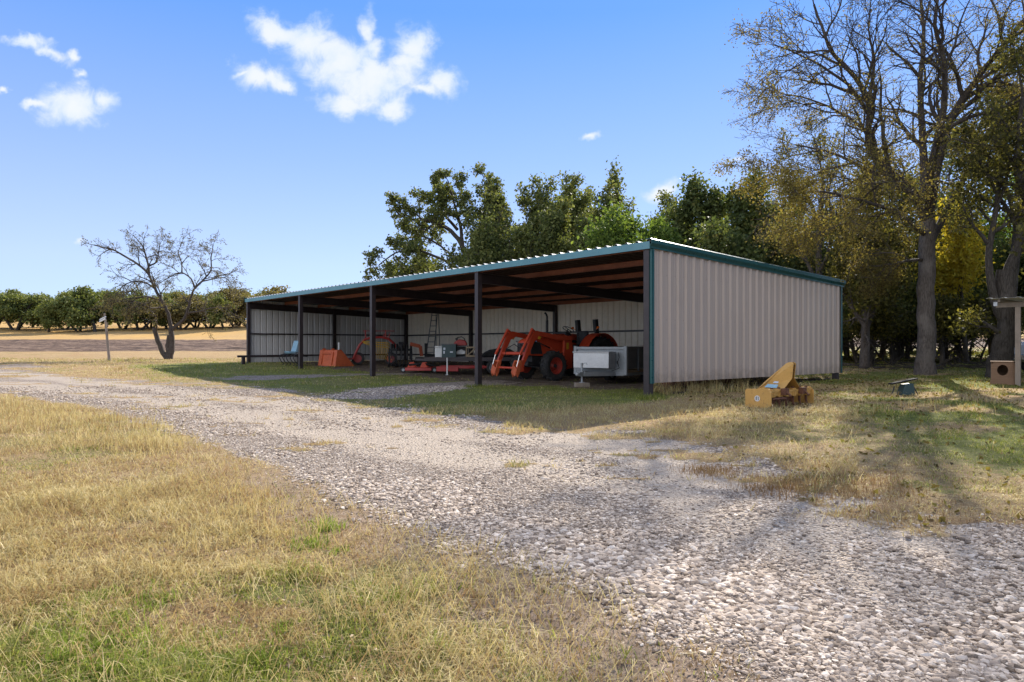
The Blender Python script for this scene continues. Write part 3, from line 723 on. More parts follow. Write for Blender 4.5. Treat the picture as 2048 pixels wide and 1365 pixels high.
# girts
def girt(kind, c, z):
    mb = MB()
    if kind == 't': hb(mb, c-.02, c+.02, .09, T_-.19, z-.035, z+.035, z-.035, z+.035)
    else:
        mb.hexa([q(.09, c+.03, z-.035), q(L_-.09, c+.03, z-.035), q(L_-.09, c-.02, z-.035), q(.09, c-.02, z-.035), q(.09, c+.03, z+.035), q(L_-.09, c+.03, z+.035), q(L_-.09, c-.02, z+.035), q(.09, c-.02, z+.035)])
    mb.build('girt', M['dark'], shed)
for z in (.80, 1.87): girt('t', .055, z); girt('t', L_+.045, z); girt('s', T_-.045+.0, z)
# fascia along the eave: three lapped lengths
for a, b in ((-.13, 6.3), (6.302, 12.5), (12.502, 18.6), (18.602, L_+.13)):
    mb = MB(); z = zr(-.1)
    hb(mb, a, b, -.122, -.112, z-.155, z+.004, z-.155, z+.004); hb(mb, a, b, -.1115, -.085, z-.155, z-.145, z-.155, z-.145)
    hb(mb, a, b, -.1115, -.06, z+.0, z+.0018, z-.0025, z+.0005)
    mb.build('fascia', M['fasc'], shed)
# rake trims, right and left: folded box profile following the slope
for sgn, sb in ((-1, -.088), (1, L_+.088)):
    mb = MB(); t0, t1 = -.135, T_+.16
    pf = [(-.06, .045), (.085, .045), (.115, .02), (.115, -.06), (.062, -.125), (.062, -.165), (.050, -.165), (.050, -.12), (.100, -.056), (.100, .012), (.078, .030), (-.06, .030)]
    b0 = len(mb.v); n = len(pf)
    for t in (t0, t1):
        for a, c in pf: mb.v.append(q(sb+sgn*a, t, zr(t)+c+.02))
    mb.f.append(tuple(range(b0, b0+n))); mb.f.append(tuple(range(b0+n, b0+2*n)))
    for i in range(n): mb.f.append((b0+i, b0+(i+1) % n, b0+n+(i+1) % n, b0+n+i))
    mb.build('rake_trim', M['teal'], shed)
# corner trims
def corner(s, t, z1, sx, ty):
    mb = MB(); a = .012
    hb(mb, min(s, s+sx*.075), max(s, s+sx*.075), t-a/2, t+a/2, ZB-.01, z1, ZB-.01, z1)
    hb(mb, s-a/2, s+a/2, min(t+ty*a, t+ty*.075), max(t+ty*a, t+ty*.075), ZB-.01, z1, ZB-.01, z1)
    mb.build('corner_trim', M['teal'], shed)
corner(-.135, -.045, zr(0)-.1, 1, 1); corner(-.135, T_+.06, zr(T_)-.09, 1, -1); corner(L_+.135, -.045, zr(0)-.1, -1, 1); corner(L_+.135, T_+.06, zr(T_)-.09, -1, -1)
# small brown splice plates where the fascia laps
for s in (6.095, 12.19, 18.285):
    mb = MB(); z = zr(0)-.165; hb(mb, s-.09, s+.09, -.082, .09, z+.0, z+.012, z, z+.012); mb.build('cap_plate', M['oxide'], shed)

# ------------------------------------------------------------------ tractor
def wheel(root, x, y, r, w, name='wheel', rim=.6, rimmat='rimred', lugs=20, side=1, z=None):
    """tyre with chevron lugs + dished rim, axis along local y"""
    z = r if z is None else z
    wh = MB(); hw = w/2
    pf = [(r*rim, -hw*.80), (r*(rim+.12), -hw*.98), (r*.86, -hw), (r*.955, -hw*.8), (r*.975, 0), (r*.955, hw*.8), (r*.86, hw), (r*(rim+.12), hw*.98), (r*rim, hw*.80)]
    wh.lathe(pf, (x, y, z), 'y', 40); wh.f = [f for f in wh.f if len(f) == 4]
    for i in range(lugs):
        for sg in (-1, 1):
            a = 2*math.pi*(i+(0 if sg > 0 else .5))/lugs; a2 = a+.20; st = len(wh.v)
            c0 = (x+r*.985*math.cos(a2), y+sg*hw*.03, z+r*.985*math.sin(a2)); c1 = (x+r*.97*math.cos(a), y+sg*hw*.98, z+r*.97*math.sin(a))
            wh.beam(c0, c1, r*.055, r*.075, (math.cos(a), 0, math.sin(a)))
    ty = wh.build('tyre', M['rubber'], None, smooth=True)
    rm = MB(); sd_ = side
    pf = [(r*rim*1.005, -hw*.82*sd_), (r*rim*.96, -hw*.5*sd_), (r*rim*.92, .0), (r*rim*.96, hw*.5*sd_), (r*rim*1.02, hw*.84*sd_), (r*rim*.93, hw*.80*sd_), (r*rim*.88, hw*.35*sd_), (r*rim*.55, hw*.05*sd_), (r*rim*.38, hw*.18*sd_), (r*rim*.30, hw*.38*sd_), (.001, hw*.42*sd_)]
    rm.lathe(pf, (x, y, z), 'y', 32)
    rmo = rm.build('rim', M[rimmat], None, smooth=True)
    hb_ = MB(); hb_.lathe([(r*rim*.24, hw*.36*sd_), (r*rim*.22, hw*.62*sd_), (.001, hw*.66*sd_)], (x, y, z), 'y', 16)
    for i in range(8):
        a = math.pi*i/4; c = (x+r*rim*.42*math.cos(a), y, z+r*rim*.42*math.sin(a)); hb_.lathe([(r*.022, hw*.1*sd_), (r*.022, hw*.30*sd_), (.001, hw*.31*sd_)], c, 'y', 6)
    # the wheel part is the tyre; rim and hub are its sub-parts
    ty.name = name; ty.data.name = name; ty.parent = root
    rmo.parent = ty; h = hb_.build('hub', M['black'], ty); return ty
HD = math.atan2(-D2.y, -D2.x)
tc_ = sh(6.94, 3.09); tz = .19
TR = thing('tractor', 'orange farm tractor with front loader arms parked under the shed', 'tractor', (tc_.x, tc_.y, tz), HD)
for sy in (1, -1):
    wheel(TR, 0, sy*.72, .47, .33, rim=.56, lugs=18, side=sy)
    wheel(TR, -2.12, sy*.72, .70, .44, rim=.55, lugs=22, side=sy)
ax = MB(); ax.tube([(0, -.66, .47), (0, .66, .47)], .075, 10); ax.box(-.16, .16, -.2, .2, .40, .62); ax.build('front_axle', M['black'], TR, .01); ax = MB(); ax.tube([(-2.12, -.62, .70), (-2.12, .62, .70)], .12, 12); ax.build('rear_axle', M['black'], TR)
ch = MB(); ch.box(-2.35, .42, -.17, .17, .52, .80); ch.box(-2.4, -1.4, -.26, .26, .55, 1.05); ch.box(-.5, .62, -.20, .20, .46, .60); ch.build('chassis', M['black'], TR, .02)
# hood
def loft(secs):
    mb = MB(); n = len(secs[0])
    for s_ in secs: mb.v += s_
    for i in range(len(secs)-1):
        for k_ in range(n): mb.f.append((i*n+k_, i*n+(k_+1) % n, (i+1)*n+(k_+1) % n, (i+1)*n+k_))
    mb.f.append(tuple(reversed(range(n)))); mb.f.append(tuple((len(secs)-1)*n+k_ for k_ in range(n))); return mb
def sec(x, w, z0, z1, r=.10):
    return [(x, -w, z0), (x, -w*1.02, z1-r*1.6), (x, -w*.90, z1-r*.5), (x, -w*.6, z1), (x, w*.6, z1), (x, w*.90, z1-r*.5), (x, w*1.02, z1-r*1.6), (x, w, z0)]
loft([sec(.66, .25, .84, 1.22), sec(.60, .29, .80, 1.30), sec(.2, .31, .78, 1.40), sec(-.5, .32, .78, 1.47), sec(-.98, .33, .80, 1.50)]).build('hood', M['orange'], TR, .012, seg=2)
gl = MB(); gl.box(.662, .70, -.22, .22, .80, 1.19)
for i in range(7): gl.box(.701, .712, -.19, .19, .84+i*.045, .86+i*.045)
gl.build('grille', M['black'], TR, .006)
for sy in (1, -1):
    g2 = MB(); g2.prism([(.10, .84), (.58, .84), (.60, 1.20), (.44, 1.27), (.20, 1.22)], 'y', sy*.305-.012, sy*.305+.018)
    g2.build('side_grille', M['black'], TR, .004)
    hl = MB(); hl.hexa([(.50, sy*.33, 1.17), (.64, sy*.30, 1.14), (.64, sy*.325, 1.14), (.50, sy*.348, 1.17), (.50, sy*.33, 1.24), (.64, sy*.295, 1.20), (.64, sy*.32, 1.20), (.50, sy*.348, 1.24)])
    hl.build('headlight', M['lens'], TR)
    fs = MB(); cx, cz = -2.12, .70; P = []
    for i in range(13):
        a = R(8+i*12.5); P.append((cx+.83*math.cos(a), cz+.83*math.sin(a)))
    inner = [(cx+.80*math.cos(R(8+i*12.5)), cz+.80*math.sin(R(8+i*12.5))) for i in reversed(range(13))]
    y0, y1 = (.50, .93) if sy > 0 else (-.93, -.50)
    fs.prism(P+inner, 'y', y0, y1)
    ys_ = sy*.515
    fs.prism([(cx+.81*math.cos(R(20)), cz-.05)]+[(cx+.79*math.cos(R(8+i*12.5)), cz+.79*math.sin(R(8+i*12.5))) for i in range(1, 12)]+[(cx-.6, cz+.3), (cx-.2, cz+.25)], 'y', ys_-.012, ys_+.012)
    fs.build('fender', M['orange'], TR, .008)
    # folded roll bar stub with lamp
    rp = MB(); rp.beam((-2.30, sy*.42, .95), (-2.30, sy*.42, 1.72), .08, .10, (1, 0, 0)); rp.beam((-2.30, sy*.42, 1.60), (-2.26, sy*.42, 2.0), .13, .15, (1, 0, 0)); rp.beam((-2.42, sy*.42, 1.30), (-2.34, sy*.42, 1.95), .07, .07, (1, 0, 0))
    ro = rp.build('roll_bar', M['black'], TR, .008)
    lm = MB(); lm.lathe([(.001, -.03), (.045, -.02), (.05, .01), (.04, .035), (.001, .04)], (-2.20, sy*.60, 1.72), 'z', 12); lm.beam((-2.24, sy*.46, 1.66), (-2.20, sy*.60, 1.70), .02, .02); lm.build('hazard_light', M['amber'], ro)
cb = MB(); cb.beam((-2.33, -.5, 1.12), (-2.33, .5, 1.12), .06, .06); cb.box(-1.95, -.98, -.42, .42, .74, .80); cb.build('platform', M['black'], TR, .006)
cs = MB(); cs.box(-1.22, -.985, -.28, .28, .80, 1.50); cs.prism([(-1.30, 1.38), (-.99, 1.44), (-.99, 1.56), (-1.22, 1.54)], 'y', -.27, .27); cs.build('dashboard', M['black'], TR, .02)
st = MB(); st.box(-2.05, -1.58, -.25, .25, 1.00, 1.14); st.prism([(-2.12, 1.10), (-1.98, 1.10), (-2.06, 1.60), (-2.16, 1.62)], 'y', -.24, .24); st.build('seat', M['black'], TR, .035)
sw = MB(); cC = Vector((-1.38, 0, 1.66)); nx = Vector((.45, 0, -.89)).normalized(); u = nx.cross(Vector((0, 1, 0))).normalized(); ring = [cC+(u*math.cos(a)+Vector((0, 1, 0))*math.sin(a))*.19 for a in [2*math.pi*i/20 for i in range(21)]]
sw.tube(ring, .014, 6); sw.tube([cC, (-1.2, 0, 1.42)], .022, 8); sw.tube([cC-u*.18, cC+u*.18], .012, 5); sw.build('steering_wheel', M['black'], TR)
ex = MB(); ex.tube([(-.72, -.30, 1.05), (-.74, -.36, 1.25), (-.74, -.36, 1.95)], .045, 10); ex.tube([(-.74, -.36, 1.95), (-.74, -.36, 2.08), (-.70, -.36, 2.16), (-.64, -.36, 2.20)], [.032]*4, 10); ex.build('exhaust_stack', M['black'], TR)
# loader
for sy in (1, -1):
    yy_ = sy*.50
    br = MB(); br.prism([(-1.02, .48), (-.72, .42), (-.62, .72), (-.68, 1.50), (-.98, 1.54), (-1.06, 1.1)], 'y', yy_-.045, yy_+.045); br.box(-.95, -.70, min(sy*.2, yy_), max(sy*.2, yy_), .60, .75); br.build('loader_bracket', M['orange'], TR, .01).location.z = -.10
    arm = MB(); top = [(-.95, 1.58), (-.3, 1.60), (.62, 1.73), (.80, 1.64), (1.29, .66), (1.27, .46), (1.17, .48), (1.15, .66), (.68, 1.46), (.46, 1.56), (-.3, 1.44), (-.95, 1.42)]
    arm.prism(top, 'y', yy_+sy*.05, yy_+sy*.13); ao = arm.build('loader_arm', M['orange'], TR, .010); ao.location.z = -.16
    cy = MB(); cy.tube([(-.72, yy_-sy*.02, .98), (-.10, yy_-sy*.02, 1.18)], .042, 10); cy.build('lift_cylinder', M['orange'], ao)
    cy = MB(); cy.tube([(-.10, yy_-sy*.02, 1.18), (.52, yy_-sy*.02, 1.40)], .022, 8); cy.build('cylinder_rod', M['chrome'], ao)
    cy = MB(); cy.tube([(1.28, yy_+sy*.09, 1.02), (1.42, yy_+sy*.09, .62)], .020, 8); cy.build('cylinder_rod', M['chrome'], ao)
    cy = MB(); cy.tube([(.80, yy_+sy*.09, 1.76), (1.30, yy_+sy*.09, .98)], .042, 10); cy.tube([(.70, yy_+sy*.09, 1.70), (.82, yy_+sy*.09, 1.78)], .05, 8); cy.build('tilt_cylinder', M['orange'], ao)
    sk = MB(); sk.prism([(.44, 1.54), (.56, 1.56), (.60, 1.48), (.50, 1.46)], 'y', yy_+sy*.131, yy_+sy*.134); sk.build('warning_sticker', M['yellow'], ao)
    sk = MB(); sk.prism([(-.86, 1.36), (-.76, 1.36), (-.76, 1.14), (-.86, 1.16)], 'y', yy_+sy*.046, yy_+sy*.049); sk.build('warning_sticker', M['yellow'], ao)
    # attachment plate hooks
    hk = MB()
    for o_ in (-.17, .22):
        y_ = yy_+sy*o_*0+ (o_*.55)
        hk.prism([(1.22, .66), (1.34, .66), (1.42, .52), (1.47, .26), (1.42, .14), (1.35, .24), (1.28, .44)], 'y', y_-.016, y_+.016)
    hk.beam((1.44, yy_-.10, .40), (1.48, yy_+.13, .28), .02, .26, (0, 0, 1)); hk.tube([(1.30, yy_-.12, .62), (1.30, yy_+.16, .62)], .028, 8)
    hk.build('attachment_hook', M['orange2'], TR, .004)
cr = MB(); cr.tube([(1.02, -.55, .86), (1.02, .55, .86)], .052, 12); cr.build('cross_tube', M['orange'], TR); cr = MB(); cr.tube([(1.33, -.5, .42), (1.33, .5, .42)], .034, 10); cr.build('cross_tube', M['orange'], TR)
ho = MB()
for sy in (-.10, .12):
    ho.tube([(.55, sy, .95), (.9, sy*1.4, 1.15), (1.1, sy*3, 1.0), (1.05, sy*4, .8)], .014, 6); ho.tube([(-.4, .42, 1.38), (.1, .45, 1.36), (.5, .44, 1.45), (.8, .46, 1.38)], .012, 6)
ho.build('hose', M['rubber'], TR)
for (x_, y_, hh) in ((-1.55, .36, .32), (-1.48, .42, .26), (-1.1, -.3, .25)): lv = MB(); lv.tube([(x_, y_, 1.15), (x_+.05, y_, 1.15+hh)], .010, 6); lv.ball((x_+.05, y_, 1.17+hh), .025, 8, 5); lv.build('lever', M['black'], TR)

# ------------------------------------------------------------------ grey box trailer with tool box
g2v = Vector((-.56, -.83, 0)).normalized(); fz = .17
GT = thing('box_trailer', 'grey steel sided trailer with tool box on its tongue, beside the tractor', 'trailer', (2.55, 20.05, fz), math.atan2(g2v.y, g2v.x))
# local: +x = tongue direction, y left; panel at x=0
mb = MB(); mb.box(-.04, 0, -.80, .80, .46, 1.08)
mb.build('front_panel', M['grey'], GT, .004)
mb = MB()
for z0, z1 in ((.40, .47), (1.03, 1.10)): mb.box(.001, .05, -.82, .82, z0, z1)
mb.build('front_rail', M['grey'], GT, .004)
for y_ in (-.80, .80):
    mb = MB(); mb.box(-.05, .055, y_-.045, y_+.045, .30, 1.12); mb.build('corner_post', M['grey'], GT, .004)
for sy in (-1, 1):
    mb = MB(); mb.box(-3.4, -.05, sy*.80-.015, sy*.80+.015, .47, 1.06); mb.box(-3.4, -.05, sy*.82-.02, sy*.82+.035, 1.061, 1.11)
    for x_ in (-.8, -1.7, -2.6, -3.38): mb.box(x_, x_+.05, sy*.817, sy*.817+sy*.05, .40, 1.06) if sy > 0 else mb.box(x_, x_+.05, -.867, -.817, .40, 1.06)
    mb.build('side_panel', M['dgrey'], GT, .003)
mb = MB(); mb.box(-3.4, -.05, -.78, .78, .36, .44); mb.build('deck', M['plank'], GT)
mb = MB(); 
for sy in (-1, 1): mb.beam((-.6, sy*.72, .33), (1.10, sy*.05, .35), .06, .12)
mb.beam((.0, -.75, .34), (.0, .75, .34), .08, .12); mb.box(1.0, 1.34, -.05, .05, .30, .41); mb.ball((1.38, 0, .36), .06, 10, 6); mb.box(-3.4, -.05, -.70, -.62, .27, .36); mb.box(-3.4, -.05, .62, .70, .27, .36)
mb.build('tongue', M['grey'], GT, .005)
mb = MB(); mb.tube([(1.12, .0, .13), (1.12, 0, .62)], .030, 10); mb.tube([(1.12, 0, .60), (1.12, 0, .66)], .04, 8); mb.tube([(1.12, 0, .64), (1.12, .14, .66), (1.12, .16, .60)], .010, 6); mb.lathe([(.08, .115), (.08, .13)], (1.12, 0, 0), 'z', 12); mb.build('jack', M['grey'], GT)
mb = MB(); mb.box(.12, .52, -.60, .52, .50, .93); mb.build('tool_box', M['alu'], GT, .008)
mb = MB(); mb.box(.10, .54, -.62, .54, .935, .965); mb.build('tool_box_lid', M['alu'], GT, .006)
mb = MB(); mb.tube([(.08, .60, .95), (.10, .64, .8), (.2, .62, .62), (.12, .58, .7), (.14, .66, .5), (.3, .5, .42)], .010, 6); mb.build('safety_chain', M['black'], GT)
for sy in (-1, 1):
    wheel(GT, -1.9, sy*.62, .33, .20, rim=.58, rimmat='grey', lugs=0, side=sy, z=.31)
j = GT.matrix_basis @ Vector((1.12, 0, 0))
b = MB(); b.box(-.20, .20, -.10, .10, 0, .115); 
o = tag(b.build('wood_block', M['wood'], None, .006), 'short weathered timber block under the jack of the grey trailer', 'block'); o.location = (j.x, j.y, Gf(j.x, j.y)-.0); o.rotation_euler = (0, 0, .2)
GT.location.z = Gf(j.x, j.y)-.002

# ------------------------------------------------------------------ orange loader bucket, pipe, planter, rake, grapple ... at the far end
def place(name, label, cat, px, Y, rz, group=None, dz=0):
    X = at(px, Y); return thing(name, label, cat, (X, Y, Gf(X, Y)+dz), rz, group)
BK = place('loader_bucket', 'orange loader bucket lying on its lip near the left wall', 'bucket', 667, 31.6, HD)
# local +x towards the front of the shed; back of the bucket faces out, tilted
mb = MB(); n0 = [(.35, 0), (.30, .72), (-.02, .74), (-.58, .03), (-.55, 0), (0, .70), (.27, .68), (.32, .02)]
mb.prism([(.35, 0), (.24, .72), (.05, .74), (-.60, .0), (-.56, 0), (.06, .69), (.205, .68), (.31, 0)], 'y', -.86, .86); mb.build('bucket_shell', M['orange2'], BK, .008)
for y_ in (-.865, .865):
    mb = MB(); mb.prism([(.35, 0), (.24, .72), (.05, .74), (-.60, 0)], 'y', y_-.01, y_+.01); mb.build('side_plate', M['orange2'], BK, .004)
mb = MB()
def onb(h): return .355-.155*h
for y_ in (-.52, .52): mb.hexa([(onb(.08), y_-.05, .08), (onb(.08)+.05, y_-.05, .08), (onb(.08)+.05, y_+.05, .08), (onb(.08), y_+.05, .08), (onb(.64), y_-.05, .64), (onb(.64)+.05, y_-.05, .64), (onb(.64)+.05, y_+.05, .64), (onb(.64), y_+.05, .64)])
mb.beam((.30, -.47, .58), (.30, .47, .58), .06, .07)
for y_ in (-.5, -.4, .4, .5): mb.box(.20, .30, y_-.014, y_+.014, .70, .80)
mb.build('mounting_frame', M['orange2'], BK, .006)
PP = place('plastic_pipe', 'white plastic pipe standing upright behind the orange bucket', 'pipe', 677.5, 33.4, 0)
b = MB(); b.tube([(0, 0, 0), (.02, 0, 1.0)], .055, 12); b.build('pipe', M['white'], PP); b = MB(); b.tube([(.0195, 0, .90), (.0205, 0, 1.02)], .066, 12); b.build('pipe_cap', M['white'], PP)
PL = place('seed_planter', 'small black planter with curved tines and pale blue hopper by left wall', 'planter', 582, 31.9, HD)
mb = MB(); mb.tube([(0, -.9, .52), (0, 1.0, .52)], .035, 8); mb.tube([(-.35, -.7, .50), (-.35, .6, .50)], .03, 8)
for y_ in (-.5, .3): mb.tube([(0, y_, .52), (-.35, y_, .50)], .025, 6)
mb.build('tool_bar', M['black'], PL)
for y_ in (-.75, -.35, .05, .5, .85):
    t_ = MB(); t_.tube([(0, y_, .52), (.18, y_, .50), (.25, y_, .36), (.16, y_, .20), (.02, y_, .08), (.12, y_, .0)], [.022, .022, .02, .02, .02, .03], 6); t_.build('tine', M['black'], PL)
mb = MB(); mb.prism([(-.25, .56), (.16, .56), (.22, .66), (-.12, .66), (-.26, 1.15), (-.36, 1.15)], 'y', -.30, .22); mb.build('hopper', M['blue'], PL, .02)
mb = MB(); mb.tube([(0, .8, .55), (.02, 1.0, .72)], .03, 6); mb.box(-.06, .08, .70, 1.05, .58, .64); mb.build('lever', M['black'], PL)
RL = place('steel_rail', 'dark steel rail lying along the foot of the left wall', 'rail', 547, 33.3, math.atan2(D2.y, D2.x), dz=.32)
b = MB(); b.box(-1.7, 1.7, -.05, .05, 0, .10); b.box(-1.5, -1.35, -.06, .06, -.32, 0); b.box(1.2, 1.35, -.06, .06, -.32, 0); b.build('rail', M['dark'], RL, .006)
# side delivery rake
RK = place('hay_rake', 'hay rake with red arched frame and rows of yellow tines', 'hay rake', 750, 31.5, 0)
pa = [(-.98, 0, .30), (-.88, 0, .55), (-.70, 0, .92), (-.48, 0, 1.16), (-.2, 0, 1.26), (.3, 0, 1.28), (.62, 0, 1.20), (.85, .05, 1.0), (1.02, .1, .74)]
mb = MB(); mb.tube(pa, .055, 8); mb.tube([(-.98, 0, .30), (-1.25, .3, .30)], .04, 8); mb.build('arched_frame', M['red'], RK)
mb = MB(); mb.tube([(-.55, .0, 1.56), (.88, .0, 1.56)], .02, 6)
for x_ in (-.42, .50): mb.tube([(x_, 0, 1.22), (x_-.02, 0, 1.60)], .032, 6)
for x_ in (.38, .62): mb.tube([(x_, 0, 1.24), (x_+.05, 0, 1.45)], .025, 6)
mb.build('lift_linkage', M['red'], RK)
mb = MB()
for j_ in range(3): mb.tube([(-.55+.05*j_, -.15-.08*j_, 1.10-.04*j_), (.0, -.25-.06*j_, 1.06-.10*j_), (.60, -.3-.04*j_, 1.02-.10*j_), (.72, -.25, .95-.1*j_)], .018, 6)
mb.build('reel_bar', M['yellow'], RK)
for i in range(10):
    x_ = -.10+i*.082; t_ = MB(); t_.tube([(x_, -.30, 1.06), (x_+.02, -.44, .86), (x_+.05, -.46, .62), (x_+.12+.01*i, -.34, .34-.012*i)], .0125, 5); t_.build('tine', M['yellow'], RK)
wheel(RK, -.85, .35, .30, .14, rim=.6, rimmat='red', lugs=0); wheel(RK, .62, .5, .30, .14, rim=.6, rimmat='red', lugs=0)
# root grapple
GRP = place('grapple', 'black root grapple with curved tines next to the yellow tine rake', 'grapple', 800, 30.3, .1)
for i in range(7):
    x_ = -.48+i*.16; t_ = MB(); t_.prism([(-.40, .02), (-.50, .06), (-.25, .12), (.15, .16), (.25, .5), (.15, .80), (.20, .82), (.34, .5), (.28, .04)], 'x', x_-.014, x_+.014); t_.build('lower_tine', M['black'], GRP)
for i in range(4):
    x_ = -.34+i*.22; t_ = MB(); a = [(.20, .84), (-.05, .98), (-.32, .90), (-.50, .62), (-.52, .36)]; t_.tube([(x_, p_, z_) for p_, z_ in a], [.04, .045, .04, .03, .015], 6); t_.build('upper_tine', M['black'], GRP)
mb = MB(); mb.box(-.52, .52, .16, .30, .70, .80); mb.box(-.52, .52, .22, .30, .04, .12); mb.box(-.50, .50, -.36, -.30, .50, .54); mb.box(-.52, -.44, .22, .30, .12, .70); mb.box(.44, .52, .22, .30, .12, .70)
for x_ in (-.25, .25): mb.tube([(x_, .2, .8), (x_, -.15, 1.02)], .035, 8)
mb.lathe([(.20, -.10), (.20, .10)], (.05, -.05, .90), 'x', 14); mb.build('grapple_frame', M['black'], GRP, .005)
# finishing mower
MW = place('mower_deck', 'low red mower deck with raised brackets on the dirt floor', 'mower', 842, 26.8, -.12)
mb = MB(); mb.prism([(-.45, .08), (-.40, .20), (.40, .22), (.46, .08)], 'x', -.52, .52); mb.build('deck', M['red'], MW, .02)
for x_ in (-.34, .16):
    for y0_ in (-.25, .05):
        mb = MB(); mb.prism([(x_-.14, .20), (x_-.04, .40), (x_+.04, .40), (x_+.16, .20)], 'y', y0_, y0_+.03); mb.build('bracket', M['orange'], MW)
mb = MB(); mb.tube([(-.40, -.3, .30), (.1, -.1, .34), (.55, .0, .26)], .04, 8); mb.lathe([(.07, .0), (.07, .16)], (.0, .1, .20), 'z', 12); mb.build('gearbox', M['black'], MW)
wheel(MW, -.60, -.35, .11, .07, rim=.5, rimmat='grey', lugs=0); wheel(MW, .62, -.35, .11, .07, rim=.5, rimmat='grey', lugs=0)
# post hole digger behind
PH = place('post_hole_digger', 'post hole digger with orange gearbox arm and black upright behind the mower', 'digger', 836, 31, .2)
mb = MB(); mb.beam((-.35, 0, 1.0), (.10, 0, .88), .12, .16); mb.beam((.10, 0, .9), (.16, 0, .45), .10, .14); mb.build('boom', M['orange2'], PH, .01)
mb = MB(); mb.beam((.36, .1, .30), (.36, .1, 1.02), .10, .12, (1, 0, 0)); mb.beam((.36, .1, .5), (1.3, .2, .36), .09, .16); mb.box(-.1, 1.35, .1, .3, .20, .40); mb.tube([(-.3, 0, .95), (-.34, 0, .30)], .05, 8)
for i in range(5): mb.lathe([(.12, .1+i*.12), (.12, .115+i*.12)], (-.33, 0, .0), 'z', 10)
mb.build('auger', M['black'], PH)
# step ladder leaning at the back wall
LD = place('ladder', 'tall aluminium ladder leaning against the back wall', 'ladder', 860, 33.6, -.05)
tp = [(.06, .55, 2.62), (.28, .55, 2.62)]
for sx, (bx, tx) in enumerate(((-.24, .03), (.14, .29))):
    mb = MB(); mb.beam((bx, 0, .0), (tx, .55, 2.60), .035, .08, (0, 1, 0)); mb.build('side_rail', M['dgrey'], LD)
mb = MB(); mb.beam((.20, .58, 0), (.20, .60, 2.45), .03, .06, (0, 1, 0)); mb.beam((.42, .58, 0), (.32, .60, 2.45), .03, .06, (0, 1, 0)); mb.build('rear_rail', M['dgrey'], LD)
for i in range(9):
    f_ = (i+1)/10; mb = MB(); mb.beam((-.24+.27*f_, .55*f_, 2.6*f_), (.14+.15*f_, .55*f_, 2.6*f_), .06, .03); mb.build('rung', M['dgrey'], LD)
mb = MB(); mb.tube([(.03, .55, 2.58), (.06, .55, 2.70), (.16, .56, 2.75), (.26, .55, 2.70), (.29, .55, 2.58)], .035, 8); mb.build('top_hoop', M['dgrey'], LD)
# flatbed trailer with boxes
FT = thing('flatbed_trailer', 'low flatbed trailer with plank deck and white jack, red axle underneath', 'trailer', (-1.55, 25.9, Gf(-1.55, 25.9)), .0)
mb = MB()
for i in range(9): mb.box(-1.55, 1.6, -.80+i*.18, -.80+i*.18+.165, .58, .62)
mb.build('deck', M['wood'], FT)
mb = MB(); mb.box(-1.58, 1.62, -.86, -.81, .50, .635); mb.box(-1.58, 1.62, .82, .87, .50, .635); mb.box(-1.62, -1.585, -.86, .87, .50, .635); mb.beam((-1.6, -.4, .54), (-2.05, 0, .54), .05, .08); mb.beam((-1.6, .4, .54), (-2.05, 0, .54), .05, .08); mb.build('frame', M['dark'], FT)
mb = MB(); mb.box(-1.05, .55, -.62, -.50, .22, .34); mb.box(-1.2, -.4, -.66, -.2, .12, .30); mb.tube([(.0, -.6, .28), (1.2, -.6, .28)], .05, 8); mb.build('red_axle', M['red'], FT, .01)
mb = MB(); mb.tube([(-.78, -.90, .0), (-.78, -.90, .62)], .025, 8); mb.lathe([(.07, 0), (.07, .012)], (-.78, -.90, 0), 'z', 10); mb.build('jack', M['white'], FT)
wheel(FT, .9, -.72, .28, .18, rim=.6, rimmat='grey', lugs=0, side=-1, z=.28); wheel(FT, .9, .74, .28, .18, rim=.6, rimmat='grey', lugs=0, z=.28)
dk = FT.location.z+.622
def boxon(name, label, cat, px, Y, w, d, h, mat, z=None, bev=.015, group=None):
    X = at(px, Y); root = thing(name, label, cat, (X, Y, dk if z is None else z), 0, group)
    return root
c1 = boxon('white_cooler', 'white box shaped cooler at the left end of the flatbed trailer', 'cooler', 878, 26.1, 0, 0, 0, 0)
b = MB(); b.box(-.13, .13, -.2, .2, 0, .36); b.build('body', M['white'], c1, .015); b = MB(); b.box(-.14, .14, -.21, .21, .365, .42); b.build('lid', M['white'], c1, .015)
c2 = boxon('metal_cabinet', 'dark green metal cabinet standing on the flatbed trailer', 'cabinet', 899, 25.7, 0, 0, 0, 0)
b = MB(); b.box(-.26, .26, -.25, .25, 0, .47); b.build('body', M['green'], c2, .01); b = MB(); b.box(-.28, .28, -.27, .27, .472, .50); b.build('top', M['dgrey'], c2, .006)
b = MB(); b.box(-.20, -.13, -.262, -.252, .28, .36); b.box(-.20, -.15, -.262, -.252, .14, .24); b.box(.04, .15, -.262, -.252, .18, .22); b.build('latch', M['sticker'], c2)
c4 = boxon('engine_stand', 'open dark cabinet carrying the red generator, white part inside', 'stand', 920, 25.9, 0, 0, 0, 0)
b = MB(); b.box(-.24, -.22, -.25, .25, 0, .40); b.box(.27, .29, -.25, .25, 0, .40); b.box(-.218, .268, -.25, .25, .0, .03); b.box(-.24, .29, -.25, .25, .402, .43); b.box(-.218, .268, .22, .25, .032, .40); b.build('shelf_frame', M['dgrey'], c4); b = MB(); b.prism([(-.15, .10), (.2, .12), (.22, .22), (.05, .30), (-.12, .22)], 'y', -.18, .1); b.build('white_part', M['white'], c4, .02)
c3 = boxon('generator', 'red generator with black carrying handle on top of a dark stand', 'generator', 920, 25.9, 0, 0, 0, 0, z=dk+.432)
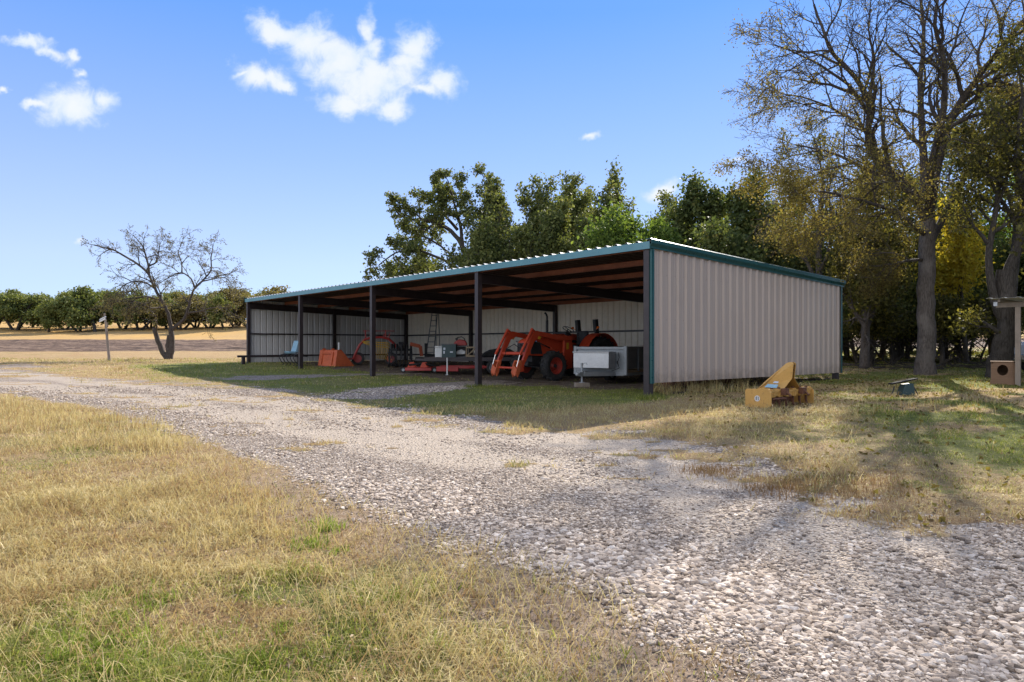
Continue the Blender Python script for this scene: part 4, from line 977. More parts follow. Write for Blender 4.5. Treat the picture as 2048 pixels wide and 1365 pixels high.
b = MB(); b.prism([(-.22, 0), (-.20, .14), (-.02, .24), (.20, .20), (.27, .08), (.27, 0)], 'y', -.18, .18); b.build('body', M['red'], c3, .03); b = MB(); b.tube([(-.14, 0, .16), (-.10, 0, .30), (.05, 0, .33), (.16, 0, .27), (.18, 0, .2)], .018, 8); b.lathe([(.05, 0), (.05, .06), (.001, .065)], (-.12, -.05, .22), 'z', 12); b.build('handle', M['black'], c3)
c5 = boxon('wooden_crate', 'small wooden frame crate on the flatbed trailer right of the generator', 'crate', 943, 25.8, 0, 0, 0, 0)
b = MB()
for x_ in (-.20, .18): b.box(x_, x_+.04, -.2, -.17, 0, .40); b.box(x_, x_+.04, .17, .2, 0, .40)
for z_ in (.02, .34): b.box(-.20, .22, -.225, -.201, z_, z_+.06); b.box(-.20, .22, .201, .225, z_, z_+.06)
b.box(-.158, .178, -.15, .15, .0, .02); b.beam((-.16, -.19, .06), (.16, -.19, .34), .015, .04); b.build('frame', M['plank'], c5)
# dark covered cart
CT = thing('utility_cart', 'black covered cart with red lamp and white strip behind the loader', 'cart', (at(992, 26.6), 26.6, Gf(-.6, 26.6)), .12)
b = MB(); b.box(-.5, .7, -.35, .8, .30, .60); b.build('body', M['black'], CT, .03)
b = MB(); b.prism([(-.50, .62), (-.42, .74), (-.20, .86), (.15, .92), (.5, .90), (.70, .78), (.72, .62)], 'y', -.30, .78); b.build('cover', M['rubber'], CT, .03)
b = MB(); b.box(-.42, -.24, -.372, -.352, .42, .52); b.build('white_strip', M['white'], CT); b = MB(); b.box(-.20, -.08, -.372, -.352, .44, .52); b.build('tail_lamp', M['redlens'], CT)
b = MB(); b.tube([(-.5, 0, .7), (-.85, -.1, .86)], .02, 6); b.tube([(-.5, .1, .62), (-.9, .1, .66)], .025, 6); b.build('handle', M['black'], CT)
wheel(CT, -.25, -.30, .22, .14, rim=.5, rimmat='dgrey', lugs=0, side=-1); wheel(CT, .5, -.30, .22, .14, rim=.5, rimmat='dgrey', lugs=0, side=-1)
# coils and tools hung along the back girt
spots_ = [(sh(s_, T_-.16), s_) for s_ in (1.05, 1.55, 2.2, 2.5, 2.85)]
labs = ['small coil of black hose on the back girt nearest the front right post', 'bent loops of wire over the back girt, second from the front right post', 'tangle of black cord on the back girt', 'loose rope bundle on the back girt left of the black cord', 'curled strap on the back girt closest to the tractor']
for i, (v, s_) in enumerate(spots_):
    rr_ = random.Random(i+3); t_ = MB()
    for j_ in range(3):
        pts = []; r0 = rr_.uniform(.09, .17); ox = rr_.uniform(-.12, .12)
        for k_ in range(12):
            a = 2*math.pi*k_/9; pts.append((ox+r0*1.3*math.cos(a)+rr_.uniform(-.02, .02), rr_.uniform(-.03, .03), r0*.8*math.sin(a)+.06))
        t_.tube(pts, .010, 5)
    o = tag(t_.build('hose_coil', M['rubber'], None), labs[i], 'coil', 'coils hung along the back girt'); o.location = (v.x, v.y, 1.88); o.rotation_euler = (0, 0, math.atan2(D1.y, D1.x))
# red disc harrow behind the right wall, seen under it
HR = thing('disc_harrow', 'red disc harrow seen low under the edge of the right shed wall', 'harrow', tuple(sh(.95, 3.9, gz(.95, 3.9))), math.atan2(D2.y, D2.x))
b = MB(); b.beam((-1.6, .2, .42), (1.6, .2, .42), .08, .08); b.beam((-1.6, -.5, .40), (1.6, -.5, .40), .08, .08)
for x_ in (-1.3, 0, 1.3): b.beam((x_, -.6, .40), (x_, .35, .42), .06, .06)
b.build('frame', M['red'], HR)
for i in range(10):
    d_ = MB(); d_.lathe([(.001, .035), (.10, .028), (.19, 0), (.186, -.006), (.10, .02), (.001, .028)], (-1.45+i*.32, .45, .19), 'x', 18); d_.build('disc', M['rusty'], HR, smooth=True)
b = MB(); b.tube([(-1.5, .45, .19), (1.6, .45, .19)], .02, 6); b.build('disc_shaft', M['dark'], HR)

# ------------------------------------------------------------------ ochre box blade outside
bx, by = at(1541, 12.75), 12.75
BB = thing('box_scraper', 'ochre yellow box blade with a tall hitch mast on the grass beside the shed', 'box blade', (bx, by, Gf(bx, by)+.02), math.atan2(.6, .8))
# local x = along the blade (0..1.45), y = back/left (0..0.5)
def rp_(poly): return poly
for x_ in (0, 1.44):
    mb = MB(); mb.prism([(-.02, .03), (.02, -.0), (.50, -.07), (.53, -.04), (.53, .30), (.50, .325), (.06, .345), (-.02, .27)], 'x', x_-.008, x_+.008); mb.build('end_plate', M['gold'], BB, .003)
mb = MB(); mb.box(.01, 1.43, .035, .105, .20, .27); mb.prism([(.02, .262), (.12, .272), (.12, .30), (.02, .30)], 'x', .01, 1.43); mb.build('scarifier_bar', M['gold'], BB, .006)
mb = MB(); mb.prism([(.40, -.04), (.44, -.05), (.50, .12), (.46, .30), (.43, .30), (.46, .12)], 'x', .01, 1.43); mb.build('blade', M['rusty'], BB, .003)
mb = MB(); mb.box(.01, 1.43, .30, .36, .26, .30); mb.build('rear_beam', M['gold'], BB, .004)
for i in range(6):
    x_ = .14+i*.232; mb = MB(); mb.prism([(.04, .36), (.09, .36), (.09, .10), (.05, -.02), (.015, -.04), (.045, .08)], 'x', x_-.012, x_+.012); mb.build('shank', M['rusty'], BB, .002)
for i in range(6):
    x_ = .14+i*.232; mb = MB(); mb.box(x_-.05, x_-.013, .02, .112, .18, .33); mb.box(x_+.013, x_+.05, .02, .112, .18, .33); mb.build('shank_pocket', M['gold'], BB, .002)
for (xb, xt, nm) in ((.40, .66, 0), (1.06, .74, 1)):
    mb = MB(); p = [(xb, .56, .29), (xb, .02, .28), (xt, -.03, .52), (xt, -.06, .80), (xt, -.02, .83), (xt, .05, .82), (xb+.02, .40, .40)]
    th = Vector((.012, 0, 0)); b0 = 0
    A = [Vector(v) for v in p]; mb.v = [tuple(v-th/2) for v in A]+[tuple(v+th/2) for v in A]; n = len(A)
    for i in range(1, n-1): mb.f.append((0, i, i+1)); mb.f.append((n, n+i+1, n+i))
    for i in range(n): mb.f.append((i, (i+1) % n, n+(i+1) % n, n+i))
    mo = mb.build('mast_plate', M['gold'], BB)
    h_ = MB()
    for (yy2, zz2) in ((-.02, .76), (.02, .79), (-.0, .68)): h_.lathe([(.013, -.012), (.013, .012)], (xt+(-.004 if nm == 0 else .004), yy2, zz2), 'x', 10)
    h_.build('pin_hole', M['black'], mo)
mb = MB(); mb.hexa([(.44, .42, .405), (.64, .05, .79), (.76, .05, .79), (1.0, .42, .405), (.44, .45, .415), (.64, .075, .81), (.76, .075, .81), (1.0, .45, .415)])
# top cover of the A-frame
mb.build('brace_plate', M['gold'], BB, .002)
mb = MB(); mb.tube([(.02, -.06, .16), (.40, -.06, .16)], .02, 8); mb.tube([(.42, -.04, .30), (.42, -.16, .20)], .02, 6); mb.tube([(1.02, -.04, .30), (1.02, -.16, .20)], .02, 6); mb.box(.36, .48, -.08, .02, .22, .34); mb.box(.96, 1.08, -.08, .02, .22, .34); mb.build('hitch_pin', M['rusty'], BB)
# round badge on the end plate and stickers on the mast plate
mb = MB(); mb.lathe([(.055, -.012), (.055, -.0085)], (0, .27, .155), 'x', 20)
bd = mb.build('badge', M['white'], BB); mb = MB()
mb.prism([(.262, .115), (.30, .13), (.30, .185), (.262, .195), (.28, .18), (.28, .13)], 'x', -.0145, -.0125); mb.prism([(.278-.03, .115), (.24, .13), (.24, .185), (.248, .195), (.255, .18), (.255, .13)], 'x', -.0145, -.0125); mb.build('badge_mark', M['black'], bd)
mb = MB()
def onplate(u, v):     # u along base (y), v up, on the near mast plate surface
    base0 = Vector((.40, .56, .29)); base1 = Vector((.40, .02, .28)); top = Vector((.66, -.0, .80))
    return base0.lerp(base1, u).lerp(top, v)
for (u0, u1, v0, v1, mt) in ((.22, .75, .10, .22, 'bluestk'), (.42, .68, .27, .33, 'sticker')):
    mb = MB(); pts = [onplate(u0, v0), onplate(u1, v0), onplate(u1, v1), onplate(u0, v1)]; nn = (pts[1]-pts[0]).cross(pts[3]-pts[0]).normalized()
    if nn.x > 0: nn = -nn
    A = [p+nn*.012 for p in pts]; B = [p+nn*.016 for p in pts]; mb.hexa([*map(tuple, A), *map(tuple, B)]); mb.build('sticker', M[mt], BB)

# ------------------------------------------------------------------ black board stand at the right
X, Y = at(1806, 15.2), 15.2
ST = thing('board_stand', 'tilted black board on a small dark blue stand in the shaded grass', 'stand', (X, Y, Gf(X, Y)), .1)
b = MB(); b.beam((-.30, 0, .25), (.34, .05, .36), .13, .03); b.build('board', M['matte'], ST, .005)
b = MB(); b.prism([(-.10, 0), (.22, 0), (.18, .26), (.0, .24)], 'y', -.10, .10); b.build('base', M['green'], ST, .01)
b = MB(); b.tube([(.2, 0, .25), (.36, 0, .0)], .012, 6); b.tube([(-.2, 0, .2), (-.26, 0, .0)], .012, 6); b.build('leg', M['black'], ST)

# ------------------------------------------------------------------ lean-to at the right edge
lx, ly = at(2036, 17.3), 17.3
LT = thing('lean_to', 'timber lean-to with a thin metal roof at the right edge', 'lean-to', (lx, ly, 0), R(-44))
g0 = Gf(lx, ly)
for (x_, y_) in ((0, 0), (3.2, 0.2), (0.2, 4.6), (3.4, 4.8)):
    b = MB(); b.box(x_-.055, x_+.055, y_-.055, y_+.055, g0-.2, 2.26+.02*y_); b.build('post', M['wood'], LT, .004)
b = MB(); b.beam((-.45, 0.0, 2.32), (3.9, .2, 2.34), .06, .12); b.beam((-.30, 4.6, 2.40), (4, 4.8, 2.42), .06, .12); b.build('beam', M['wood'], LT)
for x_ in (-.35, .7, 1.8, 2.9):
    b = MB(); b.beam((x_, -.3, 2.425), (x_, 5.1, 2.53), .05, .08); b.build('rafter', M['wood'], LT)
g = [[], []]
for x_, h_ in ribs(4.6, .3, .02, False):
    g[0].append((-.6+x_, -.40, 2.475+h_)); g[1].append((-.6+x_, 5.3, 2.585+h_))
solid(MB().sheet(g).build('roof_sheet', M['galv'], LT, fixn=False))
b = MB(); b.box(-.5, -.42, -.05, .0, 2.30, 2.40); b.build('bracket', M['alu'], LT)
X = at(2010, 17.45); 
KB = thing('wooden_box', 'brown plywood box with a round black hole beside the lean-to post', 'box', (X, 17.5, Gf(X, 17.5)), -.60)
hz = .37; b = MB(); ring = [(-.02+.115*math.cos(a), hz+.135*math.sin(a)) for a in [2*math.pi*i/20 for i in range(20)]]
outer = []
for i in range(20):
    a = 2*math.pi*i/20; c_, s_ = math.cos(a), math.sin(a); k_ = min(.26/abs(c_) if abs(c_) > 1e-6 else 9, .28/abs(s_) if abs(s_) > 1e-6 else 9); outer.append((c_*k_+.0, .29+s_*k_))
n = 20; 
for y_ in (-.012, .012): b.v += [(p_[0], y_, p_[1]) for p_ in outer]+[(p_[0], y_, p_[1]) for p_ in ring]
for i in range(n):
    j_ = (i+1) % n; b.f.append((i, j_, n+j_, n+i)); b.f.append((2*n+i, 3*n+i, 3*n+j_, 2*n+j_)); b.f.append((i, 2*n+i, 2*n+j_, j_)); b.f.append((n+i, n+j_, 3*n+j_, 3*n+i))
b.build('front_panel', M['ply'], KB)
b = MB(); b.box(-.26, -.235, .014, .50, .01, .57); b.box(.235, .26, .014, .50, .01, .57); b.box(-.234, .234, .48, .50, .01, .57); b.build('side_panel', M['ply'], KB)
b = MB(); b.box(-.275, .275, -.03, .52, .574, .592); b.build('lid', M['ply'], KB)
b = MB(); b.prism([(-.30, -.02), (.30, -.02), (.26, .16), (-.26, .16)], 'y', -.036, -.014); b.build('skirt_board', M['ply'], KB)
# branch propped across the box
# white pickup, only its front wing shows
cx = at(2048, 21.5)+1.15
CR = thing('pickup_truck', 'white pickup truck half hidden behind the lean-to post', 'pickup truck', (cx, 21.8, Gf(cx, 21.8)-.01), R(8))
def arch(c, r, n=9): return [(c+r*math.cos(math.pi*i/n), .36+r*math.sin(math.pi*i/n)) for i in range(n+1)]
prof = [(-.95, .42), (-.98, .62), (-.93, .92), (-.55, 1.0), (.30, 1.06), (.80, 1.62), (1.0, 1.70), (2.05, 1.70), (2.25, 1.06), (4.2, 1.05), (4.25, .45)]+arch(3.35, .44)+[(2.2, .38), (1.0, .38)]+arch(.0, .44)
b = MB(); b.prism(prof, 'y', -.88, .88); b.build('body', M['white'], CR, .03)
b = MB(); b.prism([(.52, 1.10), (.90, 1.58), (1.05, 1.62), (1.95, 1.62), (2.1, 1.10)], 'y', -.892, -.882); b.prism([(.52, 1.10), (.90, 1.58), (1.05, 1.62), (1.95, 1.62), (2.1, 1.10)], 'y', .882, .892); b.hexa([(.36, -.75, 1.10), (.40, -.75, 1.09), (.40, .75, 1.09), (.36, .75, 1.10), (.80, -.70, 1.60), (.84, -.70, 1.59), (.84, .70, 1.59), (.80, .70, 1.60)]); b.build('window', M['glass'], CR)
for sy in (-1, 1):
    b = MB(); b.box(-.985, -.90, sy*.62-.16, sy*.62+.16, .68, .86); b.build('headlight', M['lens'], CR, .02)
    for x_ in (0, 3.35): wheel(CR, x_, sy*.80, .36, .24, rim=.62, rimmat='alu', lugs=0, side=sy)
b = MB(); b.box(-1.04, -.96, -.85, .85, .44, .62); b.build('bumper', M['chrome'], CR, .02)

# ------------------------------------------------------------------ leaning wooden post at the left
X, Y = hit(219, 722)
BF = thing('clothes_line_post', 'leaning weathered wooden post with a pale cross piece in the dry field', 'post', (X, Y, Gf(X, Y)-.05), 0)
k_ = Y/F; b = MB(); b.tube([(0, 0, 0), (-.10, 0, .95), (-.16, 0, 1.6), (-.27, 0, 97*k_)], [.075, .065, .06, .045], 8); b.build('pole', M['wood'], BF)
b = MB(); b.beam((-.52, -.02, 80*k_), (-.20, -.02, 86*k_), .06, .07); b.tube([(-.5, -.02, 84*k_), (-.3, -.02, 88*k_), (-.18, -.02, 90*k_)], .035, 6); b.build('cross_piece', M['white'], BF)
# ------------------------------------------------------------------ trees
def unit(rg): 
    v = Vector((rg.gauss(0, 1), rg.gauss(0, 1), rg.gauss(0, 1))); return v.normalized()
class Tree:
    def __init__(s, seed): s.rg = random.Random(seed); s.br = []; s.tips = []
    def grow(s, p, d, L, r, lvl, P):
        """P: dict of per-level lists n, len, ang, wig, up; max"""
        rg = s.rg; mx = P['max']; ns = max(3, min(8, int(L/P.get('seg', .35))+2)); pts = [p.copy()]; rad = [r]; d = d.normalized(); dirs = [d]
        for i in range(ns):
            d = (d+unit(rg)*P['wig'][lvl]+Vector((0, 0, P['up'][lvl]))).normalized()
            p = p+d*(L/ns); pts.append(p.copy()); f = (i+1)/ns
            rad.append(max(P.get('rmin', .004), r*(1-f*P.get('tap', .72)))); dirs.append(d)
        s.br.append((lvl, pts, rad))
        if lvl >= mx-P.get('leaflv', 1): 
            for i in range(1, len(pts)): s.tips.append((pts[i], lvl))
        if lvl < mx: s.kids(pts, rad, dirs, L, lvl, P)
    def kids(s, pts, rad, dirs, L, lvl, P, t0=None, n=None):
        rg = s.rg; n = P['n'][lvl] if n is None else n; t0 = P['t0'][lvl] if t0 is None else t0; ns = len(pts)-1; roll = rg.uniform(0, 6.28)
        for k in range(n):
            t = t0+(1-t0)*(k+rg.uniform(.1, .9))/n if k < n-1 else 1.0
            x = min(ns-1e-6, t*ns); i = int(x); f = x-i
            q_ = pts[i].lerp(pts[i+1], f); dd = dirs[i+1]; rr = rad[i]*(1-f)+rad[i+1]*f
            roll += 2.4+rg.uniform(-.5, .5); side = dd.orthogonal().normalized(); side.rotate(Quaternion(dd, roll))
            a = R(P['ang'][lvl]*rg.uniform(.65, 1.3)); nd = dd*math.cos(a)+side*math.sin(a)
            if k == n-1: nd = (dd+side*.25).normalized()
            s.grow(q_, nd, L*P['len'][lvl]*rg.uniform(.7, 1.2)*(1.15-.5*t), rr*rg.uniform(.55, .78), lvl+1, P)
    def limb(s, pts, r0, r1, lvl, P, n=8, t0=.25, L=None):
        pts = [Vector(p) for p in pts]; out = []
        for i in range(len(pts)-1):
            m = 3
            for j_ in range(m): out.append(pts[i].lerp(pts[i+1], j_/m))
        out.append(pts[-1])
        for i in range(1, len(out)-1): out[i] = out[i]*.5+(out[i-1]+out[i+1])*.25+unit(s.rg)*r0*.18
        ns = len(out)-1; rad = [r0+(r1-r0)*(i/ns)**.8 for i in range(ns+1)]
        dirs = [(out[min(i+1, ns)]-out[max(i-1, 0)]).normalized() for i in range(ns+1)]
        s.br.append((lvl, out, rad))
        if n: s.kids(out, rad, dirs, L or sum((out[i+1]-out[i]).length for i in range(ns)), lvl, P, t0, n)
    def mesh(s, name, mat, parent, M4=None, root_flare=None, lv=None):
        mb = MB()
        for lvl, pts, rad in s.br:
            if lv is not None and lvl not in lv: continue
            n = 12 if rad[0] > .15 else 8 if rad[0] > .07 else 5 if rad[0] > .025 else 3
            mb.tube(pts, rad, n, caps=False)
        if M4: mb.xf(M4)
        me = bpy.data.meshes.new(name); me.from_pydata(mb.v, [], mb.f); me.materials.append(mat); me.polygons.foreach_set('use_smooth', [True]*len(me.polygons))
        return link(name, me, parent)
def leafmesh(name, cen, size, mat, rr, elong=1.6, droop=0.):
    n = len(cen); Rm = None
    a = rr.normal(size=(n, 3)); a[:, 2] -= droop; a /= np.linalg.norm(a, axis=1)[:, None]
    b = rr.normal(size=(n, 3)); b -= a*(a*b).sum(1)[:, None]; b /= np.linalg.norm(b, axis=1)[:, None]
    c = np.cross(a, b)
    s_ = size[:, None]; A = a*s_*elong*.5; B = b*s_*.5; Cc = c*s_*.12
    v = np.stack([cen-A, cen+B+Cc, cen+A, cen-B+Cc], 1)
    base = (np.arange(n)*4)[:, None]
    f = np.concatenate([base+np.array([[0, 1, 2]]), base+np.array([[0, 2, 3]])], 0)
    return np_mesh(name, v.reshape(-1, 3), f, mat)
def leaves_at(tips, n, sig, rr, squash=.8, clump=None):
    T = np.array([tuple(p) for p, l in tips]); 
    if clump is not None:
        wgt = rr.uniform(size=len(T))**clump; wgt /= wgt.sum(); i = rr.choice(len(T), n, p=wgt)
    else: i = rr.randint(0, len(T), n)
    g_ = rr.normal(size=(n, 3))*sig; g_[:, 2] *= squash
    return T[i]+g_
OAKP = dict(max=4, n=[6, 5, 5, 4], len=[.62, .62, .58, .55], ang=[48, 46, 44, 42], wig=[.16, .22, .26, .3, .3], up=[.02, .06, .05, .02, 0], t0=[.35, .3, .25, .2], seg=.5, rmin=.008, tap=.6)
def oak(seed, name, label, px, top, Y, hw, leafmat_, nleaf, lsize, stems=1, P=OAKP, sig=.30, trunkr=.24, bark='barkd', group=None, base_h=.12, cat='tree', squash=.8, elong=1.5, asym=0, clump=None, spread=.55):
    X = at(px, Y); gz_ = Gf(X, Y); H = zat(top, Y)-gz_; HW = hw*Y/F
    t = Tree(seed); rg = t.rg
    for k in range(stems):
        a = rg.uniform(0, 6.28)+k*6.28/stems; d = Vector((math.cos(a)*.35, math.sin(a)*.35, 1)) if stems > 1 else Vector((asym, 0, 1))
        p0 = Vector((math.cos(a), math.sin(a), 0))*(.15 if stems > 1 else 0)
        t.grow(p0-Vector((0, 0, .15)), d, H*.5, trunkr/(stems**.5), 0, P)
    T = np.array([tuple(p) for p, l in t.tips]); lo, hi = np.percentile(T, .5, axis=0), np.percentile(T, 99.5, axis=0)
    sx = 2*HW/max(.1, hi[0]-lo[0]+2*sig); sz = (H-sig)/hi[2]; cxm = (hi[0]+lo[0])/2
    M4 = Matrix.Diagonal((sx, sx, sz, 1)); sh_ = Matrix.Shear('XY', 4, (-cxm/max(.1, hi[2])*1.0, 0)) if False else Matrix.Identity(4)
    root = thing(name, label, cat, (X, Y, gz_), 0, group)
    # keep limb thickness: scale the axes, not the radii
    S_ = Vector((sx, sx, sz)); off = Vector((-cxm*sx, 0, 0))
    for i, (lvl, pts, rad) in enumerate(t.br):
        t.br[i] = (lvl, [Vector((p.x*S_.x, p.y*S_.y, p.z*S_.z))+off*min(1, max(0, p.z/hi[2]))**.7 for p in pts], rad)
    tips = [(Vector((p.x*S_.x, p.y*S_.y, p.z*S_.z))+off*min(1, max(0, p.z/hi[2]))**.7, l) for p, l in t.tips]
    tips = [q_ for q_ in tips if q_[0].z > (min(max(H*base_h, 1.7), H*.6) if name == 'woodland_tree' else H*base_h)]
    t.mesh('trunk', M[bark], root)
    rr = np.random.RandomState(seed+100)
    c = leaves_at(tips, nleaf, sig, rr, squash, clump); c = c[c[:, 2] > .25]
    link('crown', leafmesh('crown', c, lsize*rr.uniform(.55, 1.3, len(c)), M[leafmat_], rr, elong), root)
    return root
GW = 'trees in the grove behind the shed'
LO = dict(OAKP); LO.update(n=[7, 6, 5, 4], wig=[.2, .32, .38, .4, .4], up=[.0, .0, .04, .04, 0], len=[.78, .62, .40, .42], ang=[56, 52, 48, 44], t0=[.3, .3, .3, .2], rmin=.014)
CE = dict(OAKP); CE.update(n=[9, 6, 4, 3], ang=[62, 50, 45, 40], t0=[.12, .2, .2, .2], len=[.42, .5, .5, .5], up=[.15, .05, .05, .03, 0], wig=[.06, .15, .2, .2, .2], tap=.8)
def left_oak():
    Y0 = 47; X0 = at(940, Y0); g_ = Gf(X0, Y0); root = thing('live_oak', 'leftmost tall grove tree, open live oak with dark curving limbs above the roof', 'tree', (X0, Y0, g_), 0, GW)
    def pt(px, py, dy=0): Y = Y0+dy; return Vector((at(px, Y)-X0, dy, zat(py, Y)-g_))
    t = Tree(311); P = dict(max=4, n=[5, 6, 6, 5], len=[.6, .62, .62, .6], ang=[60, 62, 56, 50], wig=[.2, .26, .36, .42, .42], up=[.02, .03, .05, .04, 0], t0=[.25, .25, .2, .2], seg=.4, rmin=.016, tap=.62, leaflv=1)
    def L(r0, r1, n, Lk, *p): t.limb([pt(*q_) for q_ in p], r0, r1, 1, P, n=n, t0=.3, L=Lk)
    t.limb([pt(946, 690), pt(946, 600), pt(940, 530)], .36, .3, 0, P, n=0)
    L(.20, .05, 8, 2.6, (942, 535), (923, 487), (904, 462), (866, 442), (835, 440), (805, 436), (790, 420))
    L(.14, .04, 8, 2.4, (925, 490), (921, 446), (908, 404), (896, 362, -.6))
    L(.12, .04, 7, 2.2, (915, 460, .5), (885, 425, .9), (862, 400, 1.2), (868, 370, 1.3))
    L(.16, .04, 8, 2.4, (946, 530), (953, 472), (969, 427), (985, 395, .4), (970, 364, .8))
    L(.12, .04, 7, 2.2, (950, 510), (985, 470, -1), (1003, 430, -1.5), (990, 400, -1.8))
    L(.12, .03, 8, 2.2, (938, 560, -1), (890, 520, -1.6), (831, 497, -2.2), (790, 505, -2.6), (758, 530, -2.8))
    L(.10, .03, 7, 2.2, (935, 540, 1), (880, 490, 2), (840, 470, 2.6), (812, 478, 3))
    t.mesh('trunk', M['barkd'], root); rr = np.random.RandomState(8); c = leaves_at(t.tips, 21000, .12, rr, .8, 1.5)
    link('crown', leafmesh('crown', c, .115*rr.uniform(.6, 1.3, len(c)), M['leaf_oak'], rr), root)
left_oak()
oak(21, 'live_oak', 'low thin oak peeking over the roof at the far left end of the grove', 812, 505, 52, 70, 'leaf_oak', 9000, .14, P=LO, sig=.22, trunkr=.24, group=GW, clump=2)
oak(2, 'live_oak', 'dark tall oak rising over the middle of the shed roof, second from the left', 1075, 350, 46, 100, 'leaf_oak', 26000, .135, P=LO, sig=.20, trunkr=.30, group=GW, stems=2, clump=2)
oak(3, 'live_oak', 'oak with the highest thin top of the grove, behind the bright green tree', 1235, 338, 45, 100, 'leaf_oak', 22000, .13, P=LO, sig=.19, trunkr=.28, group=GW, stems=2, clump=2)
oak(4, 'cedar_elm', 'bright yellow green bushy tree right above the high corner of the roof', 1265, 418, 34, 128, 'leaf_cedar', 34000, .13, P=CE, sig=.34, trunkr=.2, group=GW, stems=3)
oak(5, 'juniper', 'dark green juniper with pointed tops right of the bright green tree', 1395, 362, 38, 72, 'leaf_dark', 24000, .15, P=CE, sig=.26, trunkr=.2, group=GW, stems=3)
oak(6, 'juniper', 'dark juniper standing highest against the sky beside the golden tree crown', 1505, 358, 37, 66, 'leaf_dark', 20000, .15, P=CE, sig=.28, trunkr=.2, group=GW, stems=2)
oak(7, 'live_oak', 'dense dark oak filling the gap between roof and golden crown', 1590, 440, 33, 100, 'leaf_dark', 30000, .13, P=CE, sig=.34, trunkr=.2, group=GW, stems=3)
oak(8, 'live_oak', 'short dark oak just above the rear end of the right wall', 1450, 455, 32, 100, 'leaf_dark', 26000, .13, P=CE, sig=.34, trunkr=.2, group=GW, stems=3)
oak(9, 'live_oak', 'rounded olive oak between the two leftmost tall oaks', 985, 425, 42, 62, 'leaf_oak', 16000, .13, P=LO, sig=.22, trunkr=.2, group=GW, stems=2)
oak(10, 'live_oak', 'low olive oak just behind the roof between the two tallest oaks', 1150, 440, 40, 75, 'leaf_oak', 18000, .13, P=LO, sig=.24, trunkr=.2, group=GW, stems=2)
oak(11, 'live_oak', 'wide low oak whose crown hugs the roof line under the leftmost tall oak', 930, 490, 44, 95, 'leaf_oak', 11000, .13, P=LO, sig=.24, trunkr=.2, group=GW, stems=3)
for k_, (px, top, Y, hw, lm, nl, lab) in enumerate([
 (850, 500, 49, 80, 'leaf_oak', 8000, 'spreading oak reaching the roof line left of the tallest dark oak'),
 (1010, 395, 48, 80, 'leaf_oak', 15000, 'loose crowned oak filling the saddle between the two tall left oaks'),
 (1110, 400, 41, 80, 'leaf_oak', 18000, 'olive oak behind the middle of the roof, in front of the tallest ones'),
 (1165, 372, 49, 70, 'leaf_oak', 13000, 'thin crowned oak between the second tall oak and the highest thin top'),
 (1330, 392, 43, 90, 'leaf_oak', 18000, 'oak with ragged top between bright green tree and the juniper'),
 (1450, 400, 40, 90, 'leaf_dark', 20000, 'dark juniper linking the two pointed junipers'),
 (1560, 385, 40, 80, 'leaf_dark', 18000, 'dark juniper just left of the golden crown, in shade')]):
    oak(120+k_, 'live_oak' if 'oak' in lab else 'juniper', lab, px, top, Y, hw, lm, nl, .135, P=LO if lm == 'leaf_oak' else CE, sig=.21 if lm == 'leaf_oak' else .27, trunkr=.24, group=GW, stems=2, clump=1.6 if lm == 'leaf_oak' else None)
# woods on the right
GR = 'trees in the woods right of the shed'
ww = [(1728, 330, 26.5, 62, 'leaf_olive', 15000, 'grey trunked tree close to the rear corner of the shed', 'bark', .19, 1, .3),
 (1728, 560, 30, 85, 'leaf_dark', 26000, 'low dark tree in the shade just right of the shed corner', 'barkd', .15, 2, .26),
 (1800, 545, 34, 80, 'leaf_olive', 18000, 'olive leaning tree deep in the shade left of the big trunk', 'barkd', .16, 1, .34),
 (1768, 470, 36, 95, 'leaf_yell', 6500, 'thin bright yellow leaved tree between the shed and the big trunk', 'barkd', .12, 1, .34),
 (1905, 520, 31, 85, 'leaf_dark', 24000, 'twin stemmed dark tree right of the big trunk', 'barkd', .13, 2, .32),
 (1945, 600, 30, 80, 'leaf_olive', 11000, 'low spreading tree with slanting stems in front of the dry field', 'barkd', .10, 3, .30),
 (1985, 430, 34, 95, 'leaf_lime', 16000, 'bright green tree high behind the leaning dark trunk', 'barkd', .16, 1, .40),
 (1935, 400, 28, 75, 'leaf_yell', 8000, 'yellow and orange leaved tree right of the big trunk at mid height', 'barkd', .11, 1, .42),
 (2075, 430, 31, 95, 'leaf_dark', 22000, 'dark green tree above the lean-to roof at the right edge', 'barkd', .18, 2, .22),
 (2030, 570, 33, 70, 'leaf_dark', 14000, 'brown tinged small tree behind the lean-to', 'barkd', .12, 2, .3),
 (1850, 640, 40, 110, 'leaf_dark', 16000, 'far low thicket tree visible low behind the big trunk', 'barkd', .12, 3, .42),
 (1668, 560, 38, 90, 'leaf_dark', 20000, 'dark tree just behind the rear wall of the shed', 'barkd', .15, 2, .12),
 (1820, 600, 44, 90, 'leaf_dark', 14000, 'deep shaded tree left of the big trunk, farthest back', 'barkd', .16, 2, .42)]
